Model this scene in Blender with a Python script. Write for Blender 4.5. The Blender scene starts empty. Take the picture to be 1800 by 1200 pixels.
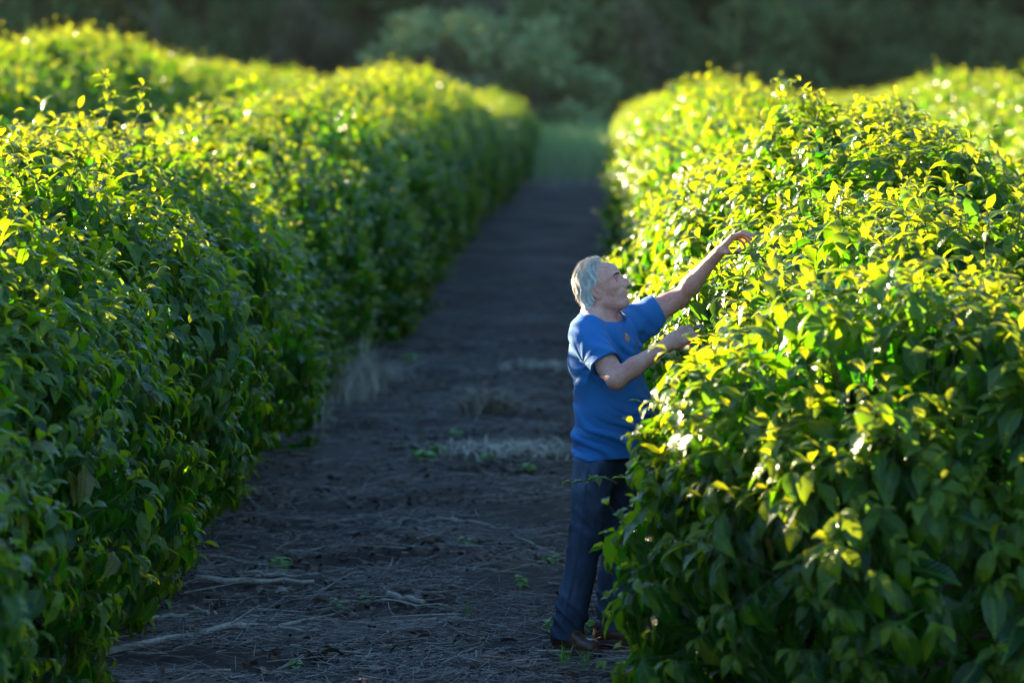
import bpy, math, random
import numpy as np
from mathutils import Vector, Matrix, noise

# ------------------------------------------------------------------ camera, sky, sun
S = bpy.context.scene
col = S.collection
random.seed(7)
CAM_H = 2.45
FPX = 6750.0                      # focal length in pixels of an 1800 px wide frame (135 mm)
YAW = math.atan(160 / FPX)
PITCH = math.atan(456 / FPX)
cam_d = bpy.data.cameras.new('camera'); cam = bpy.data.objects.new('camera', cam_d); col.objects.link(cam)
cam_d.lens = 135; cam_d.sensor_width = 36; cam_d.clip_start = 0.5; cam_d.clip_end = 4000
cam.location = (0, 0, CAM_H); cam.rotation_euler = (math.pi / 2 - PITCH, 0, YAW)
cam_d.dof.use_dof = True; cam_d.dof.focus_distance = 16.6; cam_d.dof.aperture_fstop = 2.6
S.camera = cam
SUN_EL = math.radians(12); SUN_AZ = math.radians(-47)     # azimuth from +Y (down the alley), negative = to the left
w = bpy.data.worlds.new('World'); S.world = w; w.use_nodes = True
nt = w.node_tree; bg = nt.nodes['Background']
sky = nt.nodes.new('ShaderNodeTexSky'); sky.sky_type = 'NISHITA'; sky.sun_disc = False
sky.sun_elevation = SUN_EL; sky.sun_rotation = SUN_AZ; sky.air_density = 1.3; sky.dust_density = 0.3; sky.ozone_density = 5.0
nt.links.new(sky.outputs[0], bg.inputs[0]); bg.inputs[1].default_value = 0.08
sl = bpy.data.lights.new('sun', 'SUN'); sun = bpy.data.objects.new('sun', sl); col.objects.link(sun)
sl.energy = 5.0; sl.angle = math.radians(0.6); sl.color = (1.0, 0.80, 0.48)
sdir = Vector((math.sin(SUN_AZ) * math.cos(SUN_EL), math.cos(SUN_AZ) * math.cos(SUN_EL), math.sin(SUN_EL)))
sun.rotation_euler = sdir.to_track_quat('Z', 'Y').to_euler()
vs = S.view_settings; vs.view_transform = 'Standard'; vs.look = 'None'; vs.gamma = 1; vs.use_curve_mapping = False
vs.exposure = 2.7
S.render.engine = 'CYCLES'
S.cycles.max_bounces = 7; S.cycles.diffuse_bounces = 3; S.cycles.glossy_bounces = 2; S.cycles.transmission_bounces = 5
S.cycles.use_denoising = True

_R = cam.rotation_euler.to_matrix()
def P(px, py, D):
    """world point seen at (px, py) of the 1800x1200 frame, D metres down the alley"""
    d = _R @ Vector(((px - 900) / FPX, -(py - 600) / FPX, -1))
    return np.array(Vector((0, 0, CAM_H)) + d * (D / d.y))

def proj(p):
    """pixel coordinates of an (N,3) array of world points"""
    q = (p - np.array([0, 0, CAM_H])) @ np.array(_R)
    return 900 + FPX * q[:, 0] / -q[:, 2], 600 - FPX * q[:, 1] / -q[:, 2]

# ------------------------------------------------------------------ helpers
def tag(o, label=None, cat=None, group=None, kind=None):
    if label: o['label'] = label
    if cat: o['category'] = cat
    if group: o['group'] = group
    if kind: o['kind'] = kind
    return o

def empty(name, loc, rz=0):
    o = bpy.data.objects.new(name, None); col.objects.link(o); o.location = Vector(loc); o.rotation_euler[2] = rz
    o.empty_display_size = 0.2
    return o

def mesh_np(name, V, F, mat, smooth=True, age=None, uv=None):
    """V (n,3); F (m,3) or (m,4)"""
    V = np.ascontiguousarray(V, np.float32); F = np.ascontiguousarray(F, np.int32)
    me = bpy.data.meshes.new(name); m, k = F.shape
    me.vertices.add(len(V)); me.vertices.foreach_set('co', V.ravel())
    me.loops.add(m * k); me.loops.foreach_set('vertex_index', F.ravel())
    me.polygons.add(m); me.polygons.foreach_set('loop_start', np.arange(0, m * k, k, dtype=np.int32))
    try: me.polygons.foreach_set('loop_total', np.full(m, k, np.int32))
    except Exception: pass
    if smooth: me.polygons.foreach_set('use_smooth', np.ones(m, bool))
    if age is not None:
        a = me.attributes.new('age', 'FLOAT', 'POINT'); a.data.foreach_set('value', np.ascontiguousarray(age, np.float32))
    if uv is not None:
        l = me.uv_layers.new(name='UVMap'); l.data.foreach_set('uv', np.ascontiguousarray(uv[F.ravel()], np.float32).ravel())
    me.materials.append(mat); me.update(); me.validate()
    return me

def link(name, me, parent=None, loc=None):
    o = bpy.data.objects.new(name, me); col.objects.link(o)
    if parent is not None: o.parent = parent
    if loc is not None: o.location = Vector(loc)
    return o

def nrm(a): return a / np.maximum(np.linalg.norm(a, axis=-1, keepdims=True), 1e-9)

def gz(x, y):
    """height of the terrain"""
    x = np.asarray(x, float); y = np.asarray(y, float)
    t = np.clip((y - 118) / 90, 0, None)
    z = 7.0 * t ** 1.4 / (1 + 0.12 * t ** 1.4)
    z = z + np.clip((np.abs(x) - 60) / 60, 0, 3) * 1.5
    return z

class Mat:
    def __init__(s, name):
        s.m = bpy.data.materials.new(name); s.m.use_nodes = True; s.t = s.m.node_tree; s.n = s.t.nodes
        s.b = s.n['Principled BSDF']; s.out = s.n['Material Output']
    def node(s, typ, **kw):
        n = s.n.new(typ)
        for k, v in kw.items(): setattr(n, k, v)
        return n
    def L(s, a, b): s.t.links.new(a, b)
    def ramp(s, fac, stops):
        r = s.node('ShaderNodeValToRGB'); e = r.color_ramp.elements
        while len(e) < len(stops): e.new(0.5)
        for i, (p, c) in enumerate(stops): e[i].position = p; e[i].color = (*c, 1)
        s.L(fac, r.inputs[0]); return r.outputs[0]
    def noise(s, scale, detail=4, rough=.55, vec=None, dist=0):
        n = s.node('ShaderNodeTexNoise'); n.inputs['Scale'].default_value = scale; n.inputs['Detail'].default_value = detail
        n.inputs['Roughness'].default_value = rough; n.inputs['Distortion'].default_value = dist
        if vec is not None: s.L(vec, n.inputs['Vector'])
        return n.outputs['Fac']
    def coord(s, which='Object'): return s.node('ShaderNodeTexCoord').outputs[which]
    def bump(s, h, strength=.3, dist=.01):
        b = s.node('ShaderNodeBump'); b.inputs['Strength'].default_value = strength; b.inputs['Distance'].default_value = dist
        s.L(h, b.inputs['Height']); s.L(b.outputs[0], s.b.inputs['Normal']); return b
    def mapping(s, vec, scale):
        m = s.node('ShaderNodeMapping'); m.inputs['Scale'].default_value = scale; s.L(vec, m.inputs[0]); return m.outputs[0]

def m_math(M, op, a, b=None):
    n = M.node('ShaderNodeMath', operation=op)
    for i, v in enumerate((a, b)):
        if v is None: continue
        if isinstance(v, (int, float)): n.inputs[i].default_value = v
        else: M.L(v, n.inputs[i])
    return n.outputs[0]

def m_mix(M, fac, a, b, blend='MIX'):
    n = M.node('ShaderNodeMix', data_type='RGBA', blend_type=blend)
    for sock, v in ((n.inputs[0], fac), (n.inputs[6], a), (n.inputs[7], b)):
        if isinstance(v, (int, float)): sock.default_value = v
        elif isinstance(v, tuple): sock.default_value = (*v, 1)
        else: M.L(v, sock)
    return n.outputs[2]

def leaf_material(name, old, mid, young, tr_old, tr_young, trans=.42, rough=.28, veins=True, spec=.5):
    M = Mat(name)
    geo = M.node('ShaderNodeNewGeometry'); oi = M.node('ShaderNodeObjectInfo')
    r = m_math(M, 'FRACT', m_math(M, 'ADD', geo.outputs['Random Per Island'], oi.outputs['Random']))
    at = M.node('ShaderNodeAttribute', attribute_name='age')
    age = at.outputs['Fac']
    c = M.ramp(r, [(0, old), (.55, mid), (.965, tuple(v * 1.25 for v in mid)), (.975, tuple(v * .3 + w_ for v, w_ in zip(mid, (.11, .06, .012))))])
    c = m_mix(M, age, c, young)
    tc = m_mix(M, age, tr_old, tr_young)
    if veins:
        uv = M.node('ShaderNodeUVMap'); sp = M.node('ShaderNodeSeparateXYZ'); M.L(uv.outputs[0], sp.inputs[0])
        v = m_math(M, 'ABSOLUTE', m_math(M, 'SUBTRACT', sp.outputs[1], .5))
        wv = m_math(M, 'SINE', m_math(M, 'MULTIPLY', m_math(M, 'SUBTRACT', sp.outputs[0], m_math(M, 'MULTIPLY', v, .45)), 62))
        mid_l = m_math(M, 'SMOOTH_MIN', m_math(M, 'MULTIPLY', v, 14), 1.0)
        h = m_math(M, 'ADD', m_math(M, 'MULTIPLY', wv, .35), mid_l)
        bp = M.bump(h, .55, .004)
        c = m_mix(M, m_math(M, 'MULTIPLY', m_math(M, 'SUBTRACT', 1.0, mid_l), .45), c, tuple(min(1, q * 2.2) for q in young))
    M.L(c, M.b.inputs['Base Color']); M.b.inputs['Roughness'].default_value = rough
    M.b.inputs['Specular IOR Level'].default_value = spec
    tl = M.node('ShaderNodeBsdfTranslucent'); M.L(tc, tl.inputs[0])
    mx = M.node('ShaderNodeMixShader'); mx.inputs[0].default_value = trans
    M.L(M.b.outputs[0], mx.inputs[1]); M.L(tl.outputs[0], mx.inputs[2]); M.L(mx.outputs[0], M.out.inputs[0])
    return M.m

def bark_material(name, c0, c1, scale=30):
    M = Mat(name); v = M.mapping(M.coord(), (1, 1, .3)); n = M.noise(scale, 5, .6, v)
    M.L(M.ramp(n, [(.3, c0), (.7, c1)]), M.b.inputs[0]); M.b.inputs['Roughness'].default_value = .85; M.bump(n, .6, .01)
    return M.m

M_leaf = leaf_material('coffee_leaf', (.002, .020, .004), (.005, .046, .005), (.085, .17, .008), (.075, .38, .004), (.62, .62, .01), trans=.46, rough=.26, spec=.42)
M_far = leaf_material('coffee_leaf_far', (.002, .020, .004), (.005, .046, .005), (.085, .17, .008), (.075, .38, .004), (.62, .62, .01), trans=.46, rough=.26, spec=.42, veins=False)
M_forest = leaf_material('forest_leaf', (.045, .085, .032), (.085, .135, .045), (.18, .21, .07), (.12, .20, .04), (.30, .32, .08), trans=.3, rough=.75, veins=False, spec=.15)
M_forest2 = leaf_material('dry_forest_leaf', (.08, .085, .05), (.13, .12, .07), (.20, .18, .10), (.18, .17, .07), (.30, .26, .12), trans=.3, rough=.75, veins=False, spec=.15)
M_grass = leaf_material('green_grass', (.10, .20, .07), (.16, .30, .10), (.32, .40, .18), (.2, .38, .08), (.45, .55, .16), trans=.4, rough=.5, veins=False)
M_dry = leaf_material('dry_grass', (.40, .35, .28), (.60, .54, .45), (.70, .63, .53), (.2, .16, .1), (.35, .28, .18), trans=.25, rough=.7, veins=False, spec=.2)
M_drybrown = leaf_material('brown_dry_grass', (.16, .12, .085), (.30, .24, .18), (.46, .38, .29), (.2, .15, .1), (.35, .28, .18), trans=.25, rough=.7, veins=False, spec=.2)
M_stem = bark_material('green_twig', (.03, .05, .015), (.07, .09, .03), 60)
M_bark = bark_material('coffee_bark', (.06, .045, .035), (.16, .13, .10), 40)
M_tbark = bark_material('tree_bark', (.05, .04, .03), (.16, .14, .11), 6)
M_stick = bark_material('dead_wood', (.22, .18, .15), (.50, .45, .38), 45)

# ------------------------------------------------------------------ leaf templates
def leaf_template(ts, ws, fold, curl, wave, twist=0.0):
    """one leaf lying along +X from the origin, upper face +Z; returns V, F(tris), UV"""
    V = [(0, 0, 0)]; U = [(0, .5)]; F = []
    for i, (t, wd) in enumerate(zip(ts, ws)):
        ang = curl * t; 
        x = math.sin(ang) / curl if abs(curl) > 1e-3 else t
        z = -(1 - math.cos(ang)) / curl if abs(curl) > 1e-3 else 0
        nx, nz = math.sin(ang), math.cos(ang)
        tw = twist * t
        for sgn in (-1, 0, 1):
            h = abs(sgn) * wd * (fold + wave * math.sin(t * 17 + sgn * 1.3)) + sgn * wd * tw
            V.append((x + nx * h, sgn * wd, z + nz * h)); U.append((t, .5 + .5 * sgn * wd / .23))
    x, z = math.sin(curl) / curl, -(1 - math.cos(curl)) / curl
    V.append((x, 0, z)); U.append((1, .5)); n = len(ts)
    F += [(0, 2, 1), (0, 3, 2)]
    for i in range(n - 1):
        a = 1 + 3 * i
        for s in (0, 1):
            F += [(a + s, a + s + 1, a + s + 4), (a + s, a + s + 4, a + s + 3)]
    a = 1 + 3 * (n - 1); T = len(V) - 1
    F += [(a, a + 1, T), (a + 1, a + 2, T)]
    return np.array(V), np.array(F), np.array(U)

HI_T, HI_W = (.07, .2, .36, .53, .7, .86), (.025, .135, .20, .203, .155, .065)
MD_T, MD_W = (.08, .3, .55, .82), (.035, .175, .20, .092)
LO_T, LO_W = (.28, .66), (.20, .18)
SHAPES = [(.28, 1.3, .14, .1), (.20, 1.8, .10, -.2), (.38, .8, .16, .25), (.24, 2.2, .12, 0), (.32, 1.5, .2, -.1)]
HI = [leaf_template(HI_T, HI_W, *s) for s in SHAPES]
MD = [leaf_template(MD_T, MD_W, *s) for s in SHAPES]
LO = [leaf_template(LO_T, LO_W, s[0], s[1], 0, s[3]) for s in SHAPES]

def build_leaves(name, T, O, Fw, Up, size, age, mat, rng, width=1.0):
    """merge one leaf per row into a mesh"""
    Vs, Fs, As, Us = [], [], [], []; off = 0
    kind = rng.integers(0, len(T), len(O))
    for k, (tv, tf, tu) in enumerate(T):
        s = kind == k; n = int(s.sum())
        if not n: continue
        f, u = Fw[s], Up[s]; y = np.cross(u, f)
        L = size[s][:, None]
        V = (O[s][:, None] + L[..., None] * (tv[None, :, 0:1] * f[:, None] + width * tv[None, :, 1:2] * y[:, None] + tv[None, :, 2:3] * u[:, None])).reshape(-1, 3)
        Vs.append(V); Fs.append((tf[None] + (np.arange(n) * len(tv))[:, None, None] + off).reshape(-1, 3)); off += n * len(tv)
        As.append(np.repeat(age[s], len(tv))); Us.append(np.tile(tu, (n, 1)))
    return mesh_np(name, np.concatenate(Vs), np.concatenate(Fs), mat, True, np.concatenate(As), np.concatenate(Us))

def prisms(name, A, B, ra, rb, mat, sides=4):
    """straight tapered sticks from A to B, one per row"""
    A = np.asarray(A, float); B = np.asarray(B, float); n = len(A)
    ra = np.broadcast_to(ra, n); rb = np.broadcast_to(rb, n)
    d = nrm(B - A); h = np.where(np.abs(d[:, 2:3]) > .9, [[1., 0, 0]], [[0, 0, 1.]])
    x = nrm(np.cross(d, h)); y = np.cross(d, x)
    an = np.arange(sides) * 2 * math.pi / sides
    ring = np.cos(an)[None, :, None] * x[:, None] + np.sin(an)[None, :, None] * y[:, None]
    V = np.concatenate([A[:, None] + ring * ra[:, None, None], B[:, None] + ring * rb[:, None, None]], 1)
    F = [(i, (i + 1) % sides, sides + (i + 1) % sides, sides + i) for i in range(sides)]
    F = np.array(F)[None] + (np.arange(n) * 2 * sides)[:, None, None]
    return mesh_np(name, V.reshape(-1, 3), F.reshape(-1, 4), mat)

def tube(pts, rad, sides=6):
    pts = np.asarray(pts, float); n = len(pts); rad = np.broadcast_to(rad, n)
    tg = nrm(np.gradient(pts, axis=0)); ref = np.array([0, 0, 1.]) if abs(tg[:, 2]).mean() < .8 else np.array([1., 0, 0])
    x = nrm(np.cross(tg, ref)); y = np.cross(tg, x); an = np.arange(sides) * 2 * math.pi / sides
    V = (pts[:, None] + rad[:, None, None] * (np.cos(an)[None, :, None] * x[:, None] + np.sin(an)[None, :, None] * y[:, None])).reshape(-1, 3)
    F = [(i * sides + j, i * sides + (j + 1) % sides, (i + 1) * sides + (j + 1) % sides, (i + 1) * sides + j) for i in range(n - 1) for j in range(sides)]
    V = np.concatenate([V, pts[:1], pts[-1:]]); a, b = n * sides, n * sides + 1
    for j in range(sides):
        F.append((a, (j + 1) % sides, j, j)); F.append((b, (n - 1) * sides + j, (n - 1) * sides + (j + 1) % sides, (n - 1) * sides + (j + 1) % sides))
    return V, np.array(F)

def tube_mesh(name, pts, rad, mat, sides=6):
    V, F = tube(pts, rad, sides)
    me = bpy.data.meshes.new(name); me.from_pydata(V.tolist(), [], [tuple(dict.fromkeys(f)) for f in F.tolist()])
    me.polygons.foreach_set('use_smooth', [True] * len(me.polygons)); me.materials.append(mat); me.update(); return me

def join_tubes(name, tubes, mat, sides=5):
    Vs, Fs, off = [], [], 0
    for pts, rad in tubes:
        V, F = tube(pts, rad, sides); Vs.append(V); Fs += [tuple(dict.fromkeys((np.array(f) + off).tolist())) for f in F]; off += len(V)
    me = bpy.data.meshes.new(name); me.from_pydata(np.concatenate(Vs).tolist(), [], Fs)
    me.polygons.foreach_set('use_smooth', [True] * len(me.polygons)); me.materials.append(mat); me.update(); return me

# ------------------------------------------------------------------ ground
def grid_axis(parts):
    out = []
    for a, b, s in parts: out.append(np.arange(a, b, s))
    return np.concatenate(out + [[parts[-1][1]]])
gx = grid_axis([(-1500, -100, 200), (-100, -8, 4), (-8, -2.6, .5), (-2.6, 1.2, .05), (1.2, 8, .5), (8, 100, 4), (100, 1500, 200)])
gy = grid_axis([(-60, 10, 5), (10, 24, .05), (24, 40, .15), (40, 120, 1.5), (120, 300, 8), (300, 2500, 200)])
X, Y = np.meshgrid(gx, gy, indexing='ij')
Z = gz(X, Y)
def vnoise(x, y, s, seed=0):
    """smooth value noise"""
    r = np.random.default_rng(seed); tab = r.random((256, 256))
    u, v = x / s + 1000, y / s + 1000; i, j = np.floor(u).astype(int), np.floor(v).astype(int); f, g = u - i, v - j
    f, g = f * f * (3 - 2 * f), g * g * (3 - 2 * g)
    t = lambda a, b: tab[a % 256, b % 256]
    return (t(i, j) * (1 - f) + t(i + 1, j) * f) * (1 - g) + (t(i, j + 1) * (1 - f) + t(i + 1, j + 1) * f) * g
def gnoise(x, y):
    m = ((y > 10) & (y < 60)).astype(float)
    rut = -.030 * (np.exp(-((x + 1.45) / .22) ** 2) + np.exp(-((x + .15) / .22) ** 2)) * m
    return (rut - .02 + .06 * vnoise(x, y, .8, 1) + .030 * vnoise(x, y, .22, 2) + .020 * vnoise(x, y, .09, 3) * m)
Z = Z + gnoise(X, Y) - .015
nx, ny = X.shape
idx = np.arange(nx * ny).reshape(nx, ny)
F = np.stack([idx[:-1, :-1], idx[1:, :-1], idx[1:, 1:], idx[:-1, 1:]], -1).reshape(-1, 4)
G = Mat('soil'); oc = G.coord()
n1 = G.noise(.8, 6, .6, oc); n2 = G.noise(14, 6, .7, oc); n3 = G.noise(.25, 3, .5, oc)
soil = G.ramp(n2, [(.28, (.014, .009, .008)), (.55, (.050, .035, .031)), (.8, (.15, .115, .105))])
straw = G.ramp(G.noise(38, 5, .7, G.mapping(oc, (1, .35, 1))), [(.36, (.05, .038, .034)), (.66, (.26, .215, .19))])
c = m_mix(G, G.ramp(n1, [(.46, (0, 0, 0)), (.80, (1, 1, 1))]), soil, straw)
geo = G.node('ShaderNodeNewGeometry'); sp = G.node('ShaderNodeSeparateXYZ'); G.L(geo.outputs['Position'], sp.inputs[0])
far = G.node('ShaderNodeMapRange'); far.inputs[1].default_value = 92; far.inputs[2].default_value = 112; G.L(sp.outputs[1], far.inputs[0])
c = m_mix(G, far.outputs[0], c, G.ramp(n3, [(.4, (.04, .07, .02)), (.65, (.12, .13, .05))]))
c = m_mix(G, 1.0, c, G.ramp(G.noise(.55, 4, .6, oc), [(.36, (.55, .55, .58)), (.64, (1.5, 1.45, 1.4))]), 'MULTIPLY')
G.L(c, G.b.inputs[0]); G.b.inputs['Roughness'].default_value = .95; G.b.inputs['Specular IOR Level'].default_value = .2
G.bump(n2, .8, .02)
tag(link('ground', mesh_np('ground', np.stack([X, Y, Z], -1).reshape(-1, 3), F, G.m)), kind='structure')

# ------------------------------------------------------------------ foliage of one coffee bush
def prof(t, skirt, top):
    """radius factor of the bush at height fraction t"""
    base = skirt + (1 - skirt) * np.clip(t / .38, 0, 1) ** .8
    u = np.clip((t - top) / (1 - top), 0, 1)
    return base * np.sqrt(np.clip(1 - u ** 2.3, 0, 1))

def bush_points(rng, n, rx, ry, h, skirt, top, seedv, depth=(0, .0), view=None, zmin=.12):
    """points on the bush's outer shell (or 'depth' metres inside) and outward normals, bush base at origin"""
    out_p, out_n = [], []
    tot = 0
    while tot < n:
        m = n * 2
        # sample height param with more weight on the dome
        t = np.where(rng.random(m) < .62, rng.random(m) * .8 + .02, 1 - rng.random(m) ** 1.7 * .42)
        th = rng.random(m) * 2 * math.pi
        rad = prof(t, skirt, top)
        keepp = rng.random(m) < np.where(t > .93, rad * 1.2 + .1, 1)
        # fill the cap
        r2 = np.where((t > .88) & (rng.random(m) < .55), rad * np.sqrt(rng.random(m)), rad)
        c, s = np.cos(th), np.sin(th)
        x, y, z = rx * r2 * c, ry * r2 * s, h * t
        capm = r2 < rad * .999
        # height of the dome above a cap point
        u = (1 - (np.clip(r2 / (1.0), 0, 1)) ** 2) ** (1 / 2.3)
        z = np.where(capm, h * (top + (1 - top) * u), z)
        e = .02
        dr = (prof(np.minimum(t + e, 1), skirt, top) - prof(t - e, skirt, top)) / (2 * e)
        nz = np.where(capm, 1.4, -dr * ((rx + ry) / 2 / h))
        nv = nrm(np.stack([c / rx, s / ry, np.clip(nz, -.6, 3)], -1))
        p = np.stack([x, y, z], -1)
        # lumps
        a, b = p[:, 0] + p[:, 2] * .6 + seedv, p[:, 1] - p[:, 2] * .5 + seedv * 2.1
        lump = .30 * (vnoise(a, b, .42, 11) - .5) + .20 * (vnoise(a, b, .17, 12) - .5)
        dd = rng.uniform(depth[0], depth[1], m)
        p = p + nv * (lump - dd)[:, None]
        k = keepp & (p[:, 2] > zmin)
        if view is not None:
            k &= rng.random(m) < view(nv)
        out_p.append(p[k]); out_n.append(nv[k]); tot += int(k.sum())
    return np.concatenate(out_p)[:n], np.concatenate(out_n)[:n]

def shoots(rng, p, nv, leaf_len):
    """leaves and stems of shoots whose tips reach the points p"""
    n = len(p); up = np.array([0, 0, 1.])
    topness = np.clip((nv[:, 2] - .15) / .55, 0, 1)[:, None]
    rnd = rng.normal(0, 1, (n, 3))
    a_top = nrm(up + .45 * nv + .32 * rnd); a_side = nrm(nv * .9 + up * .12 + .34 * rnd)
    a = nrm(a_top * topness + a_side * (1 - topness))
    L = rng.uniform(.13, .28, n) * (1 + .25 * topness[:, 0]) * np.where(rng.random(n) < .05, 1.5, 1)
    p = p + a * (L - .2)[:, None] * .6
    base = p - a * (L * .75)[:, None]
    ref = np.where(np.abs(a[:, 2:3]) > .85, [[1., 0, 0]], [[0, 0, 1.]])
    s0 = nrm(np.cross(a, ref)); s1 = np.cross(a, s0)
    phi0 = rng.uniform(0, math.pi, n) * topness[:, 0] + rng.normal(0, .35, n)
    O, Fw, Up, Sz, Ag = [], [], [], [], []
    for j, (fr, sz, ag, beta) in enumerate(((.22, .92, .0, 68), (.45, 1.0, .02, 62), (.68, 1.0, .12, 52), (.86, .74, .45, 42), (1.0, .46, .95, 26))):
        for sg in (-1, 1):
            phi = phi0 + j * (math.pi / 2) * (topness[:, 0] > .5) + rng.normal(0, .2, n)
            side = nrm(s0 * np.cos(phi)[:, None] + s1 * np.sin(phi)[:, None]) * sg
            b = np.radians(beta + rng.normal(0, 10, n))[:, None]
            f = a * np.cos(b) + side * np.sin(b)
            droop = (rng.uniform(.5, 1.6, n)[:, None] * (1 - topness) + rng.uniform(.2, 1.0, n)[:, None] * topness) * (1.0 if j < 3 else (.7 if j == 3 else .1))
            f = nrm(f - up * droop + rng.normal(0, .10, (n, 3)))
            u = up * .9 + nv * .65 + a * .3 + rng.normal(0, .22, (n, 3))
            u = nrm(u - f * (u * f).sum(1, keepdims=True))
            k = rng.random(n) < (.86 if j < 4 else .95)
            O.append((base + a * (L * fr)[:, None])[k]); Fw.append(f[k]); Up.append(u[k])
            Sz.append((leaf_len * sz * rng.uniform(.60, 1.22, n))[k])
            Ag.append(np.clip(ag * rng.uniform(.6, 1.3, n) + .32 * topness[:, 0] * rng.random(n) * (j > 0), 0, 1)[k])
    return (np.concatenate(O), np.concatenate(Fw), np.concatenate(Up), np.concatenate(Sz), np.concatenate(Ag)), (base - a * .1, base + a * L[:, None])

def inner_leaves(rng, n, args, leaf_len):
    p, nv = bush_points(rng, n, *args, depth=(.18, .5))
    f = nrm(nv * .5 + rng.normal(0, .6, (n, 3)) - np.array([0, 0, .4])); u = nrm(rng.normal(0, .5, (n, 3)) + nv + np.array([0, 0, .5]))
    u = nrm(u - f * (u * f).sum(1, keepdims=True))
    return p, f, u, leaf_len * rng.uniform(.8, 1.3, n), np.zeros(n)

def bush_wood(name, rng, rx, ry, h, parent, n=9):
    tubes = []
    for i in range(n):
        th = i * 2 * math.pi / n + rng.uniform(-.3, .3); r = rng.uniform(.35, .8)
        z1 = h * rng.uniform(.5, .88)
        c = np.array([rx * r * math.cos(th), ry * r * math.sin(th), z1])
        m = np.array([c[0] * .45, c[1] * .45, z1 * .55]) + rng.normal(0, .03, 3)
        s = np.array([rng.normal(0, .05), rng.normal(0, .05), rng.uniform(.0, .3) * h])
        t = np.linspace(0, 1, 6)[:, None]
        tubes.append(((1 - t) ** 2 * s + 2 * t * (1 - t) * m + t * t * c, np.linspace(.016, .005, 6)))
    o = link('branches', join_tubes('branches', tubes, M_bark), parent)
    t = np.linspace(0, 1, 5)[:, None]
    link('trunk', tube_mesh('trunk', np.array([0, 0, -.05]) + t * np.array([.04, .03, h * .6]), np.linspace(.04, .02, 5), M_bark, 7), parent)
    return o

def interp(x, pts): return float(np.interp(x, [p[0] for p in pts], [p[1] for p in pts]))
ROWS = {
    'left': dict(x=-3.02, rx=1.12, h=[(11, 1.72), (13.5, 1.84), (15.2, 2.02), (19, 2.16), (26, 2.12), (33, 2.38), (40, 2.54), (52, 2.68), (63, 2.78), (70, 2.5), (76, 2.26), (90, 2.2), (101, 2.35), (112, 2.1)], d0=11.4, d1=112),
    'right': dict(x=1.32, rx=1.06, h=[(13, 1.74), (14.5, 1.80), (16, 1.92), (17.6, 2.04), (20, 2.26), (26, 2.24), (34, 2.38), (41, 2.56), (52, 2.4), (70, 2.25), (104, 2.1)], d0=13.7, d1=104),
    'second left': dict(x=-7.1, rx=1.12, h=[(20, 2.2), (36, 2.4), (40, 2.7), (48, 3.0), (54, 3.15), (60, 2.8), (70, 2.75), (90, 2.6), (108, 2.4)], d0=19, d1=108),  # near bushes are out of view, added to keep low sun off the alley
    'second right': dict(x=5.3, rx=1.12, h=[(36, 2.45), (46, 2.5), (58, 2.55), (72, 2.3), (84, 2.15), (104, 2.1)], d0=36, d1=104),
    'third left': dict(x=-11.2, rx=1.12, h=[(34, 2.2), (60, 2.6), (104, 2.4)], d0=34, d1=104),  # nearer part unseen, added as a further screen against low sun
    'third right': dict(x=9.4, rx=1.12, h=[(60, 2.4), (104, 2.2)], d0=72, d1=104),
}
SP = 1.72
# bushes of every row: (row, depth, x, rx, ry, h)
plan = []
rp = np.random.default_rng(5)
for rn, R in ROWS.items():
    y = R['d0']; k = 0
    while y < R['d1']:
        h = interp(y, R['h']) * rp.uniform(.97, 1.03) if y > 22 else interp(y, R['h'])
        h -= {'left': .10, 'right': .10}.get(rn, .08) if y < 24 else {'left': .25, 'right': .22}.get(rn, .12)
        x = R['x'] + rp.normal(0, .07) * (y > 22) + (0 if rn != 'right' else -.11 if y < 14.8 else .02 if y < 17.5 else .10 if y < 26 else 0)
        plan.append(dict(row=rn, y=y, x=x, rx=R['rx'] * rp.uniform(.94, 1.06), ry=1.12, h=h, k=k)); y += SP * rp.uniform(.93, 1.07); k += 1

# the man's limbs (pixels and depth in the photograph, turned into metres) keep leaves out of him
J = dict(head=P(1054, 503, 16.62), neck=P(1052, 558, 16.60), rsh=P(1033, 592, 16.42), lsh=P(1104, 572, 16.76), relb=P(1084, 667, 16.22), rwri=P(1176, 603, 16.30),
         lelb=P(1194, 524, 16.80), lwri=P(1260, 448, 16.70), chest=P(1063, 640, 16.6), belly=P(1080, 722, 16.6), pelv=P(1066, 800, 16.6),
         rhip=P(1043, 812, 16.50), lhip=P(1088, 808, 16.70), rkne=P(1030, 948, 16.46), lkne=P(1084, 950, 16.70), rank=P(994, 1112, 16.42), lank=P(1076, 1108, 16.62))
J['rtoe'] = P(1022, 1142, 16.3); J['ltoe'] = P(1135, 1130, 16.6); J['lhand'] = P(1300, 414, 16.70); J['rhand'] = P(1212, 584, 16.34)
CAPS = [('head', 'neck', .15), ('neck', 'chest', .22), ('chest', 'belly', .2), ('belly', 'pelv', .2), ('rsh', 'relb', .09), ('relb', 'rwri', .08), ('rwri', 'rhand', .05),
        ('lsh', 'lelb', .10), ('lelb', 'lwri', .09), ('lwri', 'lhand', .07), ('rhip', 'rkne', .12), ('rkne', 'rank', .1), ('lhip', 'lkne', .12), ('lkne', 'lank', .1)]
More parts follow.
